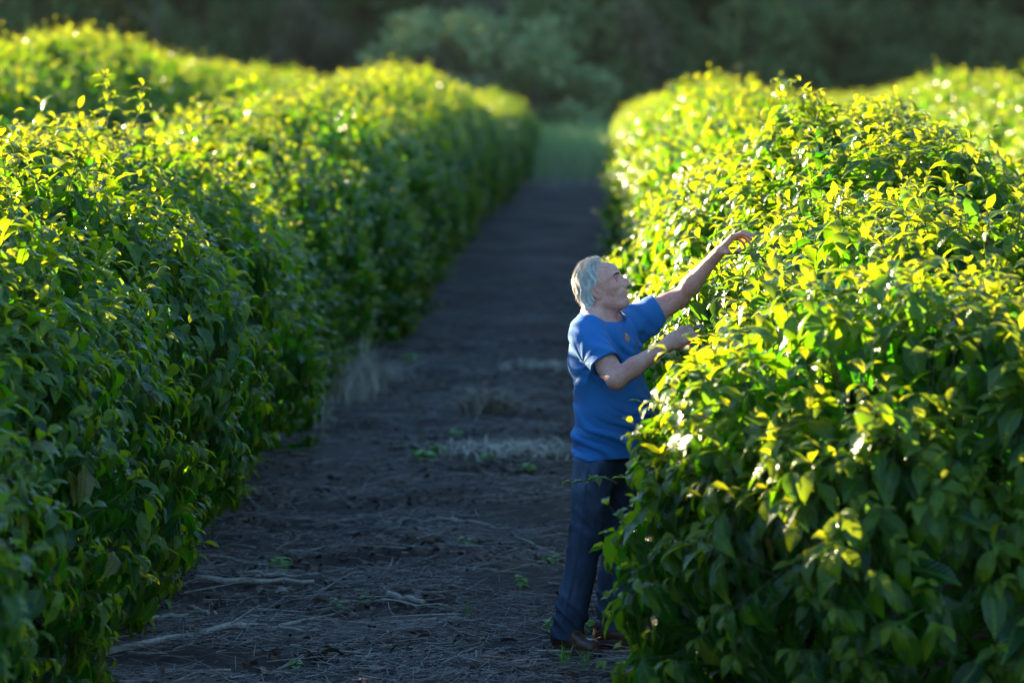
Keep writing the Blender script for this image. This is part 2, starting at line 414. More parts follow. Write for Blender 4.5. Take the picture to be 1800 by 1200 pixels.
# where the photograph shows the man uncovered, nothing hangs in front of him either
CLEAR = [('head', 'neck', .13, 1.6), ('rsh', 'relb', .08, 1.2), ('lsh', 'lelb', .07, 1.8), ('lelb', 'lwri', .055, 2.4), ('lwri', 'lhand', .06, 2.4), ('relb', 'rwri', .05, 1.2), ('rsh', 'lsh', .14, 1.2), ('chest', 'belly', .17, 2.0), ('belly', 'pelv', .165, 2.4), ('rhip', 'rkne', .11, 2.2), ('rkne', 'rank', .10, 2.2), ('rank', 'rtoe', .09, 1.5), ('lank', 'ltoe', .05, 1.0)]
def seg_dist(p, a, b):
    ab = b - a; t = np.clip(((p - a) @ ab) / (ab @ ab), 0, 1); return np.linalg.norm(p - a - t[:, None] * ab, axis=1)
def free_of_man(p):
    ok = np.ones(len(p), bool)
    near = (p[:, 1] < 17.3) & (p[:, 1] > 13) & (p[:, 0] < 1.0)
    q = p[near]; k = np.ones(len(q), bool)
    for a, b, r in CAPS: k &= seg_dist(q, J[a], J[b]) > r
    eye = np.array([0, 0, CAM_H])
    for a, b, r, back in CLEAR:
        A, B = J[a], J[b]
        # slide the point along the line of sight to the limb's depth
        D = (A[1] + B[1]) / 2; t = (D - eye[1]) / (q[:, 1] - eye[1])
        w_ = eye + (q - eye) * t[:, None]; front = (q[:, 1] < D + .05) & (q[:, 1] > D - back)
        k &= ~(front & (seg_dist(w_, A, B) < r))
    ok[near] = k
    return ok

def inside_neighbours(pw, me_, others):
    ins = np.zeros(len(pw), bool)
    for o in others:
        z = pw[:, 2] / (o['h'] - .16); t = np.clip(z, 0, 1)
        r = prof(t, .8, .42)
        q = ((pw[:, 0] - o['x']) / (o['rx'] - .2)) ** 2 + ((pw[:, 1] - o['y']) / (o['ry'] - .2)) ** 2
        ins |= (q < r ** 2) & (z < 1)
    return ins

LABEL_NEAR = {
 'left': ['nearest coffee bush at the left edge, its low sunlit crown cut off by the frame', 'dark coffee bush at lower left with drooping leaves, right behind the nearest one',
          'coffee bush at left whose lower leaves hang over the fallen sticks', 'coffee bush at left with fresh yellow shoots on its flat crown', 'coffee bush at left just above the lone leaf spray over the path',
          'coffee bush at left under the tall upright shoot', 'coffee bush at left in front of the dry grass tuft', 'coffee bush at left beside the upright dry grass tuft'],
 'right': ['big coffee bush at lower right, nearest of its row, in front of the man', 'coffee bush at right that hides the man\'s left foot and reaches his waist', 'coffee bush at right that the man reaches into with both hands',
           'coffee bush at right whose crown rises just behind the raised hand', 'coffee bush with the highest near crown, right of the raised hand', 'coffee bush at right directly behind the highest near crown'],
}
far_label = {
 'left': ('blurred coffee bush in the far stretch of the left hedge row', 'coffee bushes of the left hedge row'),
 'right': ('blurred coffee bush in the far stretch of the right hedge row, beyond the man', 'coffee bushes of the right hedge row'),
 'second left': ('coffee bush of the second row, which runs on unseen beyond the left hedge', 'coffee bushes of the second row on the left'),
 'second right': ('blurred coffee bush in the second row, seen over the right hedge', 'coffee bushes of the second row on the right'),
 'third left': ('mostly unseen coffee bush in the third row at far left', 'coffee bushes of the third row on the left'),
 'third right': ('barely visible coffee bush in the third row at far right', 'coffee bushes of the third row on the right'),
}
leafmesh = {}
for ai, ag in enumerate((.0, .25, .6, 1.0)):
    for k, (tv, tf, tu) in enumerate(HI):
        leafmesh[(ai, k)] = mesh_np('leaf', tv, tf, M_leaf, True, np.full(len(tv), ag), tu)

near_lim = {'left': 23.8, 'right': 23.5}
near_bushes = [b for b in plan if b['row'] in near_lim and b['y'] < near_lim[b['row']]]
for bi, b in enumerate(near_bushes):
    rng = np.random.default_rng(100 + bi)
    root = empty('coffee_bush', (b['x'], b['y'], 0))
    labs = LABEL_NEAR[b['row']]
    tag(root, labs[b['k']] if b['k'] < len(labs) else far_label[b['row']][0], 'coffee bush', far_label[b['row']][1])
    others = [o for o in plan if o['row'] == b['row'] and o is not b and abs(o['y'] - b['y']) < 2.5]
    sx = 1 if b['row'] == 'left' else -1        # the alley side
    skirt = .86 if b['row'] == 'right' else .80
    args = (b['rx'], b['ry'], b['h'], skirt, .42 if b['row'] == 'left' else .30, bi * 3.7)
    view = lambda nv, sx=sx: np.clip(.30 + .9 * np.maximum(np.maximum(nv[:, 0] * sx, -nv[:, 1]), nv[:, 2]), .25, 1)
    org = np.array([b['x'], b['y'], 0])
    p, nv = bush_points(rng, 820, *args, view=view, zmin=.10)
    k = ~inside_neighbours(p + org, b, others); p, nv = p[k], nv[k]
    k = free_of_man(p + org); p, nv = p[k], nv[k]
    (O, Fw, Up, Sz, Ag), (sa, sb) = shoots(rng, p, nv, .172)
    inn = inner_leaves(rng, 950, args, .16)
    lowp = np.clip(rng.normal(0, .45, (260, 3)), -.55, .55) * np.array([1, 1, 0]) + np.array([0, 0, 1]) * rng.uniform(.03, .45, (260, 1)); i2 = inner_leaves(rng, 260, args, .16); inn = tuple(np.concatenate([a_, b_]) for a_, b_ in zip(inn, (lowp,) + i2[1:]))  # lowp: extra leaves near the ground, added to block sun leaking under the skirt
    O, Fw, Up, Sz, Ag = [np.concatenate([u, v]) for u, v in zip((O, Fw, Up, Sz, Ag), inn)]
    mid = O + org + Fw * Sz[:, None] * .5
    tk = free_of_man(sa + org) & free_of_man(sb + org); sa, sb = sa[tk], sb[tk]
    k = free_of_man(mid) & free_of_man(O + org) & free_of_man(O + org + Fw * Sz[:, None]) & (mid[:, 2] > .05); O, Fw, Up, Sz, Ag, mid = O[k], Fw[k], Up[k], Sz[k], Ag[k], mid[k]
    # the 300 leaves that show largest become parts of their own
    px, py = proj(mid); dist = mid[:, 1]
    r_out = ((mid[:, 0] - b['x']) / b['rx']) ** 2 + ((mid[:, 1] - b['y']) / b['ry']) ** 2
    out = np.maximum(np.sqrt(r_out), mid[:, 2] / b['h'])
    view_v = nrm(np.array([0, 0, CAM_H]) - mid)
    area = Sz ** 2 / dist ** 2 * np.abs((Up * view_v).sum(1))
    expo = (nrm(np.stack([(mid[:, 0] - b['x']), (mid[:, 1] - b['y']), mid[:, 2] - b['h'] * .4], -1)) * view_v).sum(1)
    expo = np.maximum(expo, sx * (mid[:, 0] - b['x']) / b['rx'] * .6)
    infr = (px > -10) & (px < 1810) & (py > -10) & (py < 1210)
    score = area / area.max() * np.clip(out, .5, 1.15) ** 8 * infr * (expo > .15) * (expo + .2)
    order = np.argsort(-score)
    pick = order[:300]; pick = pick[score[pick] > 0]
    rest = np.setdiff1d(np.arange(len(O)), pick)
    for i in pick:
        ai = int(np.argmin(np.abs(np.array((.0, .25, .6, 1.0)) - Ag[i])))
        o = bpy.data.objects.new('leaf', leafmesh[(ai, int(rng.integers(0, 5)))]); col.objects.link(o); o.parent = root
        y_ = np.cross(Up[i], Fw[i]); s = float(Sz[i])
        o.matrix_basis = Matrix(((Fw[i][0] * s, y_[0] * s, Up[i][0] * s, O[i][0]), (Fw[i][1] * s, y_[1] * s, Up[i][1] * s, O[i][1]), (Fw[i][2] * s, y_[2] * s, Up[i][2] * s, O[i][2]), (0, 0, 0, 1)))
    f = link('foliage', build_leaves('foliage', MD, O[rest], Fw[rest], Up[rest], Sz[rest], Ag[rest], M_leaf, rng), root); f['kind'] = 'stuff'
    t = link('twigs', prisms('twigs', sa, sb, .0028, .0016, M_stem, 3), root); t['kind'] = 'stuff'
    bush_wood('branches', rng, b['rx'], b['ry'], b['h'], root)

# far bushes: six built once, then copied with their parts
protos = []
for v in range(6):
    rng = np.random.default_rng(300 + v)
    args = (1.12, 1.12, 2.4, .82, .40, v * 9.1)
    p, nv = bush_points(rng, 760, *args)
    (O, Fw, Up, Sz, Ag), (sa, sb) = shoots(rng, p, nv, .15)
    inn = inner_leaves(rng, 900, args, .19)
    O, Fw, Up, Sz, Ag = [np.concatenate([a_, b_]) for a_, b_ in zip((O, Fw, Up, Sz, Ag), inn)]
    protos.append((build_leaves('foliage', LO, O, Fw, Up, Sz, Ag, M_far, rng), tube_mesh('trunk', np.array([(0, 0, -.05), (.03, .02, .6), (.02, 0, 1.4)]), [.05, .04, .02], M_bark, 6)))
for b in plan:
    if b in near_bushes: continue
    v = int(rp.integers(0, 6))
    root = empty('coffee_bush', (b['x'], b['y'], 0), float(rp.uniform(0, 6.28)))
    root.scale = (b['rx'] / 1.12, b['rx'] / 1.12, b['h'] / 2.4)
    tag(root, far_label[b['row']][0], 'coffee bush', far_label[b['row']][1])
    f = link('foliage', protos[v][0], root); f['kind'] = 'stuff'
    link('trunk', protos[v][1], root)

# --- the tall upright shoots above the left hedge
def leafy_shoot(loc, hgt, n, seed, label, lean=(0, 0)):
    rng = np.random.default_rng(seed); root = empty('coffee_shoot', loc)
    tag(root, label, 'shoot')
    t = np.linspace(0, 1, 6)[:, None]; pts = t * np.array([lean[0], lean[1], hgt]) + np.sin(t * 4) * .015
    link('stem', tube_mesh('stem', pts, np.linspace(.006, .002, 6), M_stem, 5), root)
    for i in range(n):
        fr = .25 + .75 * i / (n - 1); b0 = np.array([np.interp(fr, t[:, 0], pts[:, c_]) for c_ in range(3)])
        for sg in (0, math.pi):
            ph = i * math.pi / 2 + sg + rng.normal(0, .2); el = rng.uniform(.2, .9) if fr < .95 else 1.1
            f = nrm(np.array([math.cos(ph), math.sin(ph), el])); u = nrm(np.array([0, 0, 1.]) - f * f[2]); y_ = np.cross(u, f); s = .12 * rng.uniform(.7, 1.1) * (1.1 - .5 * fr)
            o = bpy.data.objects.new('leaf', leafmesh[(2 if fr < .8 else 3, int(rng.integers(0, 5)))]); col.objects.link(o); o.parent = root
            o.matrix_basis = Matrix(((f[0] * s, y_[0] * s, u[0] * s, b0[0]), (f[1] * s, y_[1] * s, u[1] * s, b0[1]), (f[2] * s, y_[2] * s, u[2] * s, b0[2]), (0, 0, 0, 1)))
leafy_shoot(P(188, 225, 21), .32, 8, 1, 'tallest upright leafy shoot standing above the left hedge')
leafy_shoot(P(235, 225, 21.4), .26, 6, 2, 'second leafy shoot beside the tallest one on the left hedge', (.06, 0))
leafy_shoot(P(1436, 215, 20.2), .16, 5, 3, 'short upright shoot on the highest near crown of the right hedge')
leafy_shoot(P(1345, 462, 16.62), .05, 4, 6, 'yellow leafy shoot tip that the raised hand takes between its fingers', (-.13, .0))
leafy_shoot(P(1085, 850, 15.6), .02, 3, 4, 'single leaf spray hanging in front of the jeans', (-.17, -.05))
leafy_shoot(P(1178, 712, 15.9), .02, 3, 5, 'small leaf spray pointing at the lower edge of the blue shirt', (-.10, -.05))

# ------------------------------------------------------------------ the man: distance fields turned into single skins
class Field:
    def __init__(s, xs, ys, zs):
        s.x, s.y, s.z = [np.asarray(a, np.float32) for a in (xs, ys, zs)]
        s.F = np.full((len(xs), len(ys), len(zs)), .06, np.float32)
    def sl(s, lo, hi, pad):
        r = []
        for a, l, h in ((s.x, lo[0], hi[0]), (s.y, lo[1], hi[1]), (s.z, lo[2], hi[2])):
            i0, i1 = np.searchsorted(a, [l - pad, h + pad]); r.append(slice(max(i0 - 1, 0), min(i1 + 1, len(a))))
        return tuple(r)
    def pts(s, sl):
        return s.x[sl[0]][:, None, None], s.y[sl[1]][None, :, None], s.z[sl[2]][None, None, :]
    def put(s, sl, d, k, op='add'):
        a = s.F[sl]
        if op == 'sub': a, d = -a, d
        if k > 0:
            h = np.maximum(k - np.abs(a - d), 0) / k; r = np.minimum(a, d) - h * h * k * .25
        else: r = np.minimum(a, d)
        s.F[sl] = -r if op == 'sub' else r
    def cap(s, a, b, ra, rb, k=.02, op='add', sq=None):
        """tapered capsule; sq = (axis vector, factor) flattens it along an axis"""
        a = np.asarray(a, float); b = np.asarray(b, float); R = max(ra, rb)
        sl = s.sl(np.minimum(a, b) - R, np.maximum(a, b) + R, .05)
        X, Y, Z = s.pts(sl); ab = b - a; L = max(ab @ ab, 1e-9)
        px, py, pz = X - a[0], Y - a[1], Z - a[2]
        t = np.clip((px * ab[0] + py * ab[1] + pz * ab[2]) / L, 0, 1)
        qx, qy, qz = px - t * ab[0], py - t * ab[1], pz - t * ab[2]
        if sq is not None:
            ax, fc = nrm(np.asarray(sq[0], float)), sq[1]; dt = (qx * ax[0] + qy * ax[1] + qz * ax[2]) * (fc - 1)
            qx, qy, qz = qx + dt * ax[0], qy + dt * ax[1], qz + dt * ax[2]
        s.put(sl, np.sqrt(qx * qx + qy * qy + qz * qz) - (ra + (rb - ra) * t), k, op)
    def ell(s, c, r, Rm=None, k=.02, op='add'):
        c = np.asarray(c, float); r = np.asarray(r, float); Rm = np.eye(3) if Rm is None else Rm
        ext = np.sqrt(((Rm * r[None]) ** 2).sum(1)); sl = s.sl(c - ext, c + ext, .04)
        X, Y, Z = s.pts(sl); px, py, pz = X - c[0], Y - c[1], Z - c[2]
        q = [px * Rm[0, i] + py * Rm[1, i] + pz * Rm[2, i] for i in range(3)]
        k0 = np.sqrt(sum((q[i] / r[i]) ** 2 for i in range(3))); k1 = np.sqrt(sum((q[i] / r[i] ** 2) ** 2 for i in range(3))) + 1e-6
        s.put(sl, k0 * (k0 - 1) / k1, k, op)
    def mesh(s):
        F = s.F; x, y, z = s.x, s.y, s.z; I = F < 0
        n = np.zeros(tuple(d - 1 for d in F.shape), np.int8)
        for a in (0, 1):
            for b in (0, 1):
                for c in (0, 1):
                    n += I[a:F.shape[0] - 1 + a, b:F.shape[1] - 1 + b, c:F.shape[2] - 1 + c]
        ci, cj, ck = np.nonzero((n > 0) & (n < 8)); N = len(ci)
        ids = np.full(n.shape, -1, np.int32); ids[ci, cj, ck] = np.arange(N)
        acc = np.zeros((N, 3)); cnt = np.zeros(N)
        cor = [(a, b, c) for a in (0, 1) for b in (0, 1) for c in (0, 1)]
        for p in cor:
            for ax in range(3):
                if p[ax]: continue
                q = list(p); q[ax] = 1
                fa = F[ci + p[0], cj + p[1], ck + p[2]]; fb = F[ci + q[0], cj + q[1], ck + q[2]]
                m = (fa < 0) != (fb < 0); t = np.where(m, fa / np.where(m, fa - fb, 1), 0)
                A = np.stack([x[ci + p[0]], y[cj + p[1]], z[ck + p[2]]], 1); B = np.stack([x[ci + q[0]], y[cj + q[1]], z[ck + q[2]]], 1)
                acc += np.where(m[:, None], A + (B - A) * t[:, None], 0); cnt += m
        V = acc / cnt[:, None]; Q = []
        for ax in range(3):
            sl0 = [slice(1, -1)] * 3; sl1 = [slice(1, -1)] * 3; sl0[ax] = slice(0, -1); sl1[ax] = slice(1, None)
            A, B = I[tuple(sl0)], I[tuple(sl1)]; e = np.array(np.nonzero(A != B)).T
            off = np.array([1, 1, 1]); off[ax] = 0; g = e + off; fl = A[tuple(e.T)]
            u, v = [(1, 2), (2, 0), (0, 1)][ax]; eu = np.eye(3, dtype=int)[u]; ev = np.eye(3, dtype=int)[v]
            c = [ids[tuple((g - d).T)] for d in (eu * 0, eu, eu + ev, ev)]
            q = np.stack(c, 1); q[~fl] = q[~fl][:, ::-1]; Q.append(q)
        Q = np.concatenate(Q); return V, Q[(Q >= 0).all(1)]

def axis_steps(lo, hi, segs):
    """non uniform axis; segs = [(upto, step), ...]"""
    out = [lo]; 
    for upto, st in segs:
        while out[-1] < upto: out.append(out[-1] + st)
    return np.array(out)

J = {k: np.array(v) for k, v in J.items()}
mx = J['pelv'][0]; my = 16.6
phi = math.radians(30)
Fd = np.array([math.cos(phi), -math.sin(phi), 0]); Rt = np.array([-math.sin(phi), -math.cos(phi), 0]); UpV = np.array([0, 0, 1.])
RT = np.stack([Fd, -Rt, UpV], 1)           # columns: front, left, up

# --- head frame: tilted up, turned slightly towards the camera
tilt, yw = math.radians(20), math.radians(-9)
hf = np.array([math.cos(tilt) * math.cos(yw), math.cos(tilt) * math.sin(yw), math.sin(tilt)]); hl = np.array([-math.sin(yw), math.cos(yw), 0]); hu = np.cross(hf, hl)
HR = np.stack([hf, hl, hu], 1); HC = J['head']
def H(x, y, z): return HC + HR @ np.array([x, y, z])

def body_common(fd, off=0.0):
    """torso and legs"""
    fd.ell(J['chest'] + UpV * .03, (.120 + off, .168 + off, .19 + off), RT, .05)
    fd.ell(J['belly'] + UpV * .03, (.125 + off, .150 + off, .14 + off), RT, .04)
    fd.ell(J['pelv'] - Fd * .01, (.100 + off, .145 + off, .13 + off), RT, .04)
    for s in ('rsh', 'lsh'): fd.ell(J[s], (.062 + off, .062 + off, .062 + off), RT, .06)

def hand(fd, wrist, kn, spread, palmn, fingers, thumb, k=.008):
    """wrist, knuckle centre, spread axis (towards the index side), palm normal; fingers = lists of bone vectors"""
    d = nrm(kn - wrist)
    for s_ in (-.026, -.009, .009, .026):
        fd.cap(wrist + spread * s_ * .75 + d * .012, kn + spread * s_ * 1.12, .0155, .0125, .016)
    fd.cap(wrist - d * .01, wrist + d * .03, .024, .024, .02, sq=(palmn, 1.25))
    for s_, bones, r in fingers:
        p = kn + spread * s_
        for i, bvec in enumerate(bones):
            q = p + bvec; fd.cap(p, q, r * (1 - .08 * i), r * (1 - .08 * (i + 1)), .005 if i else k); p = q
    p = wrist + spread * .022 + d * .018
    for i, bvec in enumerate(thumb):
        q = p + bvec; fd.cap(p, q, (.0165, .012, .0108)[i], (.0125, .0108, .0095)[i], .012 if i == 0 else .005); p = q

def build_body():
    x = axis_steps(mx - .32, 0, [(mx - .20, .006), (J['lhand'][0] + .09, .0034)])
    y = axis_steps(my - .52, 0, [(my + .42, .0036)])
    z = axis_steps(-.02, 0, [(1.10, .012), (J['lhand'][2] + .09, .0034)])
    fd = Field(x, y, z)
    body_common(fd, -.016)
    for s in 'rl': 
        fd.cap(J[s + 'hip'], J[s + 'kne'], .066, .050, .03); fd.cap(J[s + 'kne'], J[s + 'ank'], .052, .036, .02); fd.cap(J[s + 'ank'] - UpV * .04, J[s + 'ank'] - UpV * .05 + np.array([.12, -.04, 0]), .035, .03, .02)
    # neck and trapezius
    fd.cap(J['neck'] - UpV * .03 - Fd * .01, H(-.030, 0, -.05), .062, .058, .03)
    for s in ('rsh', 'lsh'): fd.cap(J['neck'] - UpV * .01 - Fd * .02, J[s], .045, .05, .05)
    fd.cap(J['neck'] + Fd * .045 + Rt * .03 - UpV * .01, H(-.02, -.06, -.045), .014, .012, .014)      # neck cords
    fd.ell(H(.015, 0, -.118), (.03, .022, .022), HR, .03)
    # skull, face, jaw
    fd.ell(H(-.006, 0, .027), (.092, .075, .080), HR, .02)
    fd.ell(H(.034, 0, -.030), (.062, .060, .088), HR, .035)
    fd.ell(H(.050, 0, .038), (.050, .056, .047), HR, .02)
    fd.cap(H(.074, -.010, -.104), H(.074, .010, -.104), .0185, .0185, .022)
    for s in (-1, 1):
        fd.cap(H(-.004, s * .056, -.066), H(.062, s * .022, -.104), .016, .016, .026)
        fd.cap(H(-.006, s * .058, -.025), H(-.004, s * .056, -.066), .014, .016, .02)
        fd.cap(H(.090, s * .010, .024), H(.074, s * .046, .020), .0095, .0085, .014)        # brow ridge
        fd.ell(H(.064, s * .044, -.020), (.020, .016, .015), HR, .022)                      # cheekbone
        fd.ell(H(.097, s * .037, .002), (.018, .0155, .0115), HR, .010, 'sub')              # eye socket
        fd.cap(H(.0775, s * .024, .0092), H(.0725, s * .047, .0070), .0056, .0048, .004)       # upper lid fold
        fd.cap(H(.0750, s * .024, -.0095), H(.0705, s * .046, -.0085), .0055, .005, .006)     # lower lid
        fd.ell(H(.104, s * .0125, -.0345), (.0105, .0075, .0075), HR, .006)                 # nostril wings
        fd.cap(H(.0985, s * .024, -.036), H(.0865, s * .036, -.074), .0028, .0028, .010, 'sub')  # folds from nose to mouth
        # ear
        ec = H(-.014, s * .0800, -.021); th = .28
        eR = HR @ np.array([[math.cos(th), 0, -math.sin(th)], [0, 1, 0], [math.sin(th), 0, math.cos(th)]])
        fd.ell(ec, (.0175, .0075, .030), eR, .006)
        fd.ell(ec + eR @ np.array([.003, s * .0065, .002]), (.0105, .006, .020), eR, .004, 'sub')
        fd.ell(ec + eR @ np.array([.013, s * .002, -.004]), (.0045, .005, .0065), eR, .004)
        fd.ell(ec + eR @ np.array([.004, 0, -.028]), (.008, .006, .009), eR, .006)
    fd.cap(H(.089, 0, .022), H(.1165, 0, -.020), .0100, .0100, .012)
    for s in (-1, 1): fd.cap(H(.086, s * .004, .010), H(.100, s * .009, -.030), .010, .0095, .010)
    for s in (-1, 1): fd.ell(H(.1125, s * .0068, -.0425), (.0045, .0032, .0038), HR, .002, 'sub')                         # nose bridge
    fd.cap(H(.1165, 0, -.024), H(.1165, 0, -.031), .0108, .0100, .006)
    fd.ell(H(.084, 0, -.060), (.020, .030, .026), HR, .02)                                   # muzzle
    for s in (-1, 1):
        fd.cap(H(.1025, 0, -.0555), H(.088, s * .024, -.0620), .0058, .0030, .004)
        fd.cap(H(.1005, 0, -.0665), H(.088, s * .022, -.0640), .0068, .0030, .004)
    for s in (-1, 1): fd.cap(H(.1085, 0, -.0607), H(.092, s * .026, -.0632), .0017, .0015, .003, 'sub')
    fd.cap(H(.103, -.010, -.0800), H(.103, .010, -.0800), .0055, .0055, .010, 'sub')          # above the chin
    fd.ell(H(.0875, 0, -.0975), (.0135, .0165, .0130), HR, .014)
    # near arm, bent
    sh, el, wr = J['rsh'], J['relb'], J['rwri']
    fd.cap(sh, el, .056, .044, .03); fd.cap(sh + (el - sh) * .45 + Fd * .006, sh + (el - sh) * .75, .052, .045, .02)
    fd.cap(el, el + (wr - el) * .35, .037, .041, .02); fd.cap(el + (wr - el) * .3, wr, .041, .0255, .02)
    fd.ell(el - UpV * .004 - nrm(wr - el) * .006, (.030, .030, .030), None, .02)
    d = nrm(J['rhand'] - wr); sp_ = nrm(np.cross(d, np.array([.2, -1, .3]))); pn = np.cross(d, sp_); kn = wr + d * .085
    fg = [(sg, [(d * .9 + pn * c0 * 1) * .043, (d * .55 + pn * .85) * .027, (d * .1 + pn) * .021], r) for sg, c0, r in ((.030, .25, .0092), (.010, .35, .0096), (-.010, .45, .0092), (-.029, .55, .0080))]
    hand(fd, wr, kn, sp_, pn, fg, [(d * .6 + sp_ * .5 + pn * .5) * .045, (d * .8 + pn * .5) * .032, (d * .8 + pn * .5) * .025])
    # far arm, raised to the leaves
    sh, el, wr = J['lsh'], J['lelb'], J['lwri']
    fd.cap(sh, el, .055, .043, .03); fd.cap(sh + (el - sh) * .4, sh + (el - sh) * .8, .050, .046, .02)
    fd.cap(el, el + (wr - el) * .35, .037, .040, .02); fd.cap(el + (wr - el) * .3, wr, .040, .0262, .02)
    fd.ell(el - UpV * .004 - nrm(wr - el) * .004, (.027, .027, .027), None, .02)
    kn = P(1286, 417, 16.69); d = nrm(kn - wr); sp_ = nrm(np.array([.06, -1, .10])); pn = nrm(np.cross(sp_, d)); 
    if pn[0] < 0: pn = -pn
    def fing(a1, a2, a3, l): return [np.array([math.cos(a1), y_, math.sin(a1)]) * l * .0450 for y_ in (.05,)] + [np.array([math.cos(a2), .0, math.sin(a2)]) * l * .0290] + [np.array([math.cos(a3), .0, math.sin(a3)]) * l * .0225]
    fg = [(.031, fing(.35, -.35, -.75, .95), .0093), (.011, fing(.42, -.10, -.50, 1.05), .0097), (-.010, fing(.10, -.50, -1.0, 1.0), .0092), (-.029, fing(-.2, -.75, -1.3, .85), .0080)]
    hand(fd, wr, kn, sp_, pn, fg, [np.array([.034, -.026, -.002]), np.array([.030, -.006, .004]), np.array([.024, .002, .004])])
    return fd.mesh()

rng_m = np.random.default_rng(3)
man = empty('person', (J['pelv'][0], my, 0))
tag(man, 'grey-haired man in a blue t-shirt, jeans and brown shoes reaching into the right hedge', 'person')
mo = np.array([J['pelv'][0], my, 0])
MS = Mat('skin'); n = m_math(MS, 'ADD', m_math(MS, 'MULTIPLY', MS.noise(11, 5, .7, MS.coord()), .6), m_math(MS, 'MULTIPLY', MS.noise(75, 4, .7, MS.coord()), .4)); n2 = MS.noise(90, 4, .7, MS.coord())
MS.L(MS.ramp(n, [(.36, (.50, .17, .13)), (.5, (.63, .28, .21)), (.64, (.72, .39, .31))]), MS.b.inputs[0]); MS.b.inputs['Roughness'].default_value = .48
MS.b.inputs['Subsurface Weight'].default_value = .12; MS.b.inputs['Subsurface Radius'].default_value = (.012, .004, .002); MS.b.inputs['Subsurface Scale'].default_value = .6
MS.bump(n2, .5, .004)
from mathutils.bvhtree import BVHTree
def cast(V, Q):
    return BVHTree.FromPolygons([tuple(v) for v in V], [tuple(int(i) for i in q) for q in Q])
V, Q = build_body(); bb = cast(V, Q); link('body', mesh_np('body', V - mo, Q, MS.m), man)

# --- eyes, brows
ME = Mat('eye'); ME.b.inputs['Base Color'].default_value = (.55, .5, .46, 1); ME.b.inputs['Roughness'].default_value = .15
MI = Mat('iris'); MI.b.inputs['Base Color'].default_value = (.03, .035, .04, 1); MI.b.inputs['Roughness'].default_value = .1
MB_ = Mat('brow_hair'); MB_.b.inputs['Base Color'].default_value = (.09, .08, .075, 1); MB_.b.inputs['Roughness'].default_value = .8
def sphere_mesh(name, c, r, mat, n=10, Rm=np.eye(3)):
    V, F = [], []
    for i in range(n + 1):
        for j in range(2 * n):
            a, b_ = math.pi * i / n, math.pi * j / n; V.append(np.asarray(c) + Rm @ (np.array([math.cos(a), math.sin(a) * math.cos(b_), math.sin(a) * math.sin(b_)]) * np.asarray(r)))
    for i in range(n):
        for j in range(2 * n): F.append((i * 2 * n + j, i * 2 * n + (j + 1) % (2 * n), (i + 1) * 2 * n + (j + 1) % (2 * n), (i + 1) * 2 * n + j))
    return mesh_np(name, np.array(V), np.array(F), mat)
for s in (-1, 1):
    e = link('eye', sphere_mesh('eye', H(.0722, s * .0345, -.0005) - mo, (.0118, .0118, .0118), ME.m, 8, HR), man)
    link('iris', sphere_mesh('iris', H(.0800, s * .0352, .0005) - mo, (.0052, .0065, .0065), MI.m, 6, HR), e)
    A = []; B = []
    for i in range(110):
        t = rng_m.random(); q = H(.2, s * (.013 + .038 * t), .0235 + .004 * math.sin(t * 3) - .003 * t + rng_m.normal(0, .0014))
        h = bb.ray_cast(Vector(q), Vector(-hf))
        if h[0] is None: continue
        a = np.array(h[0]); A.append(a - hf * .001); B.append(a + HR @ np.array([.0012 - .002 * t, s * (.006 + .003 * rng_m.random()), .0012 * rng_m.normal() + .001]))
    link('eyebrow', prisms('eyebrow', np.array(A) - mo, np.array(B) - mo, .0012, .0006, MB_.m, 3), man)

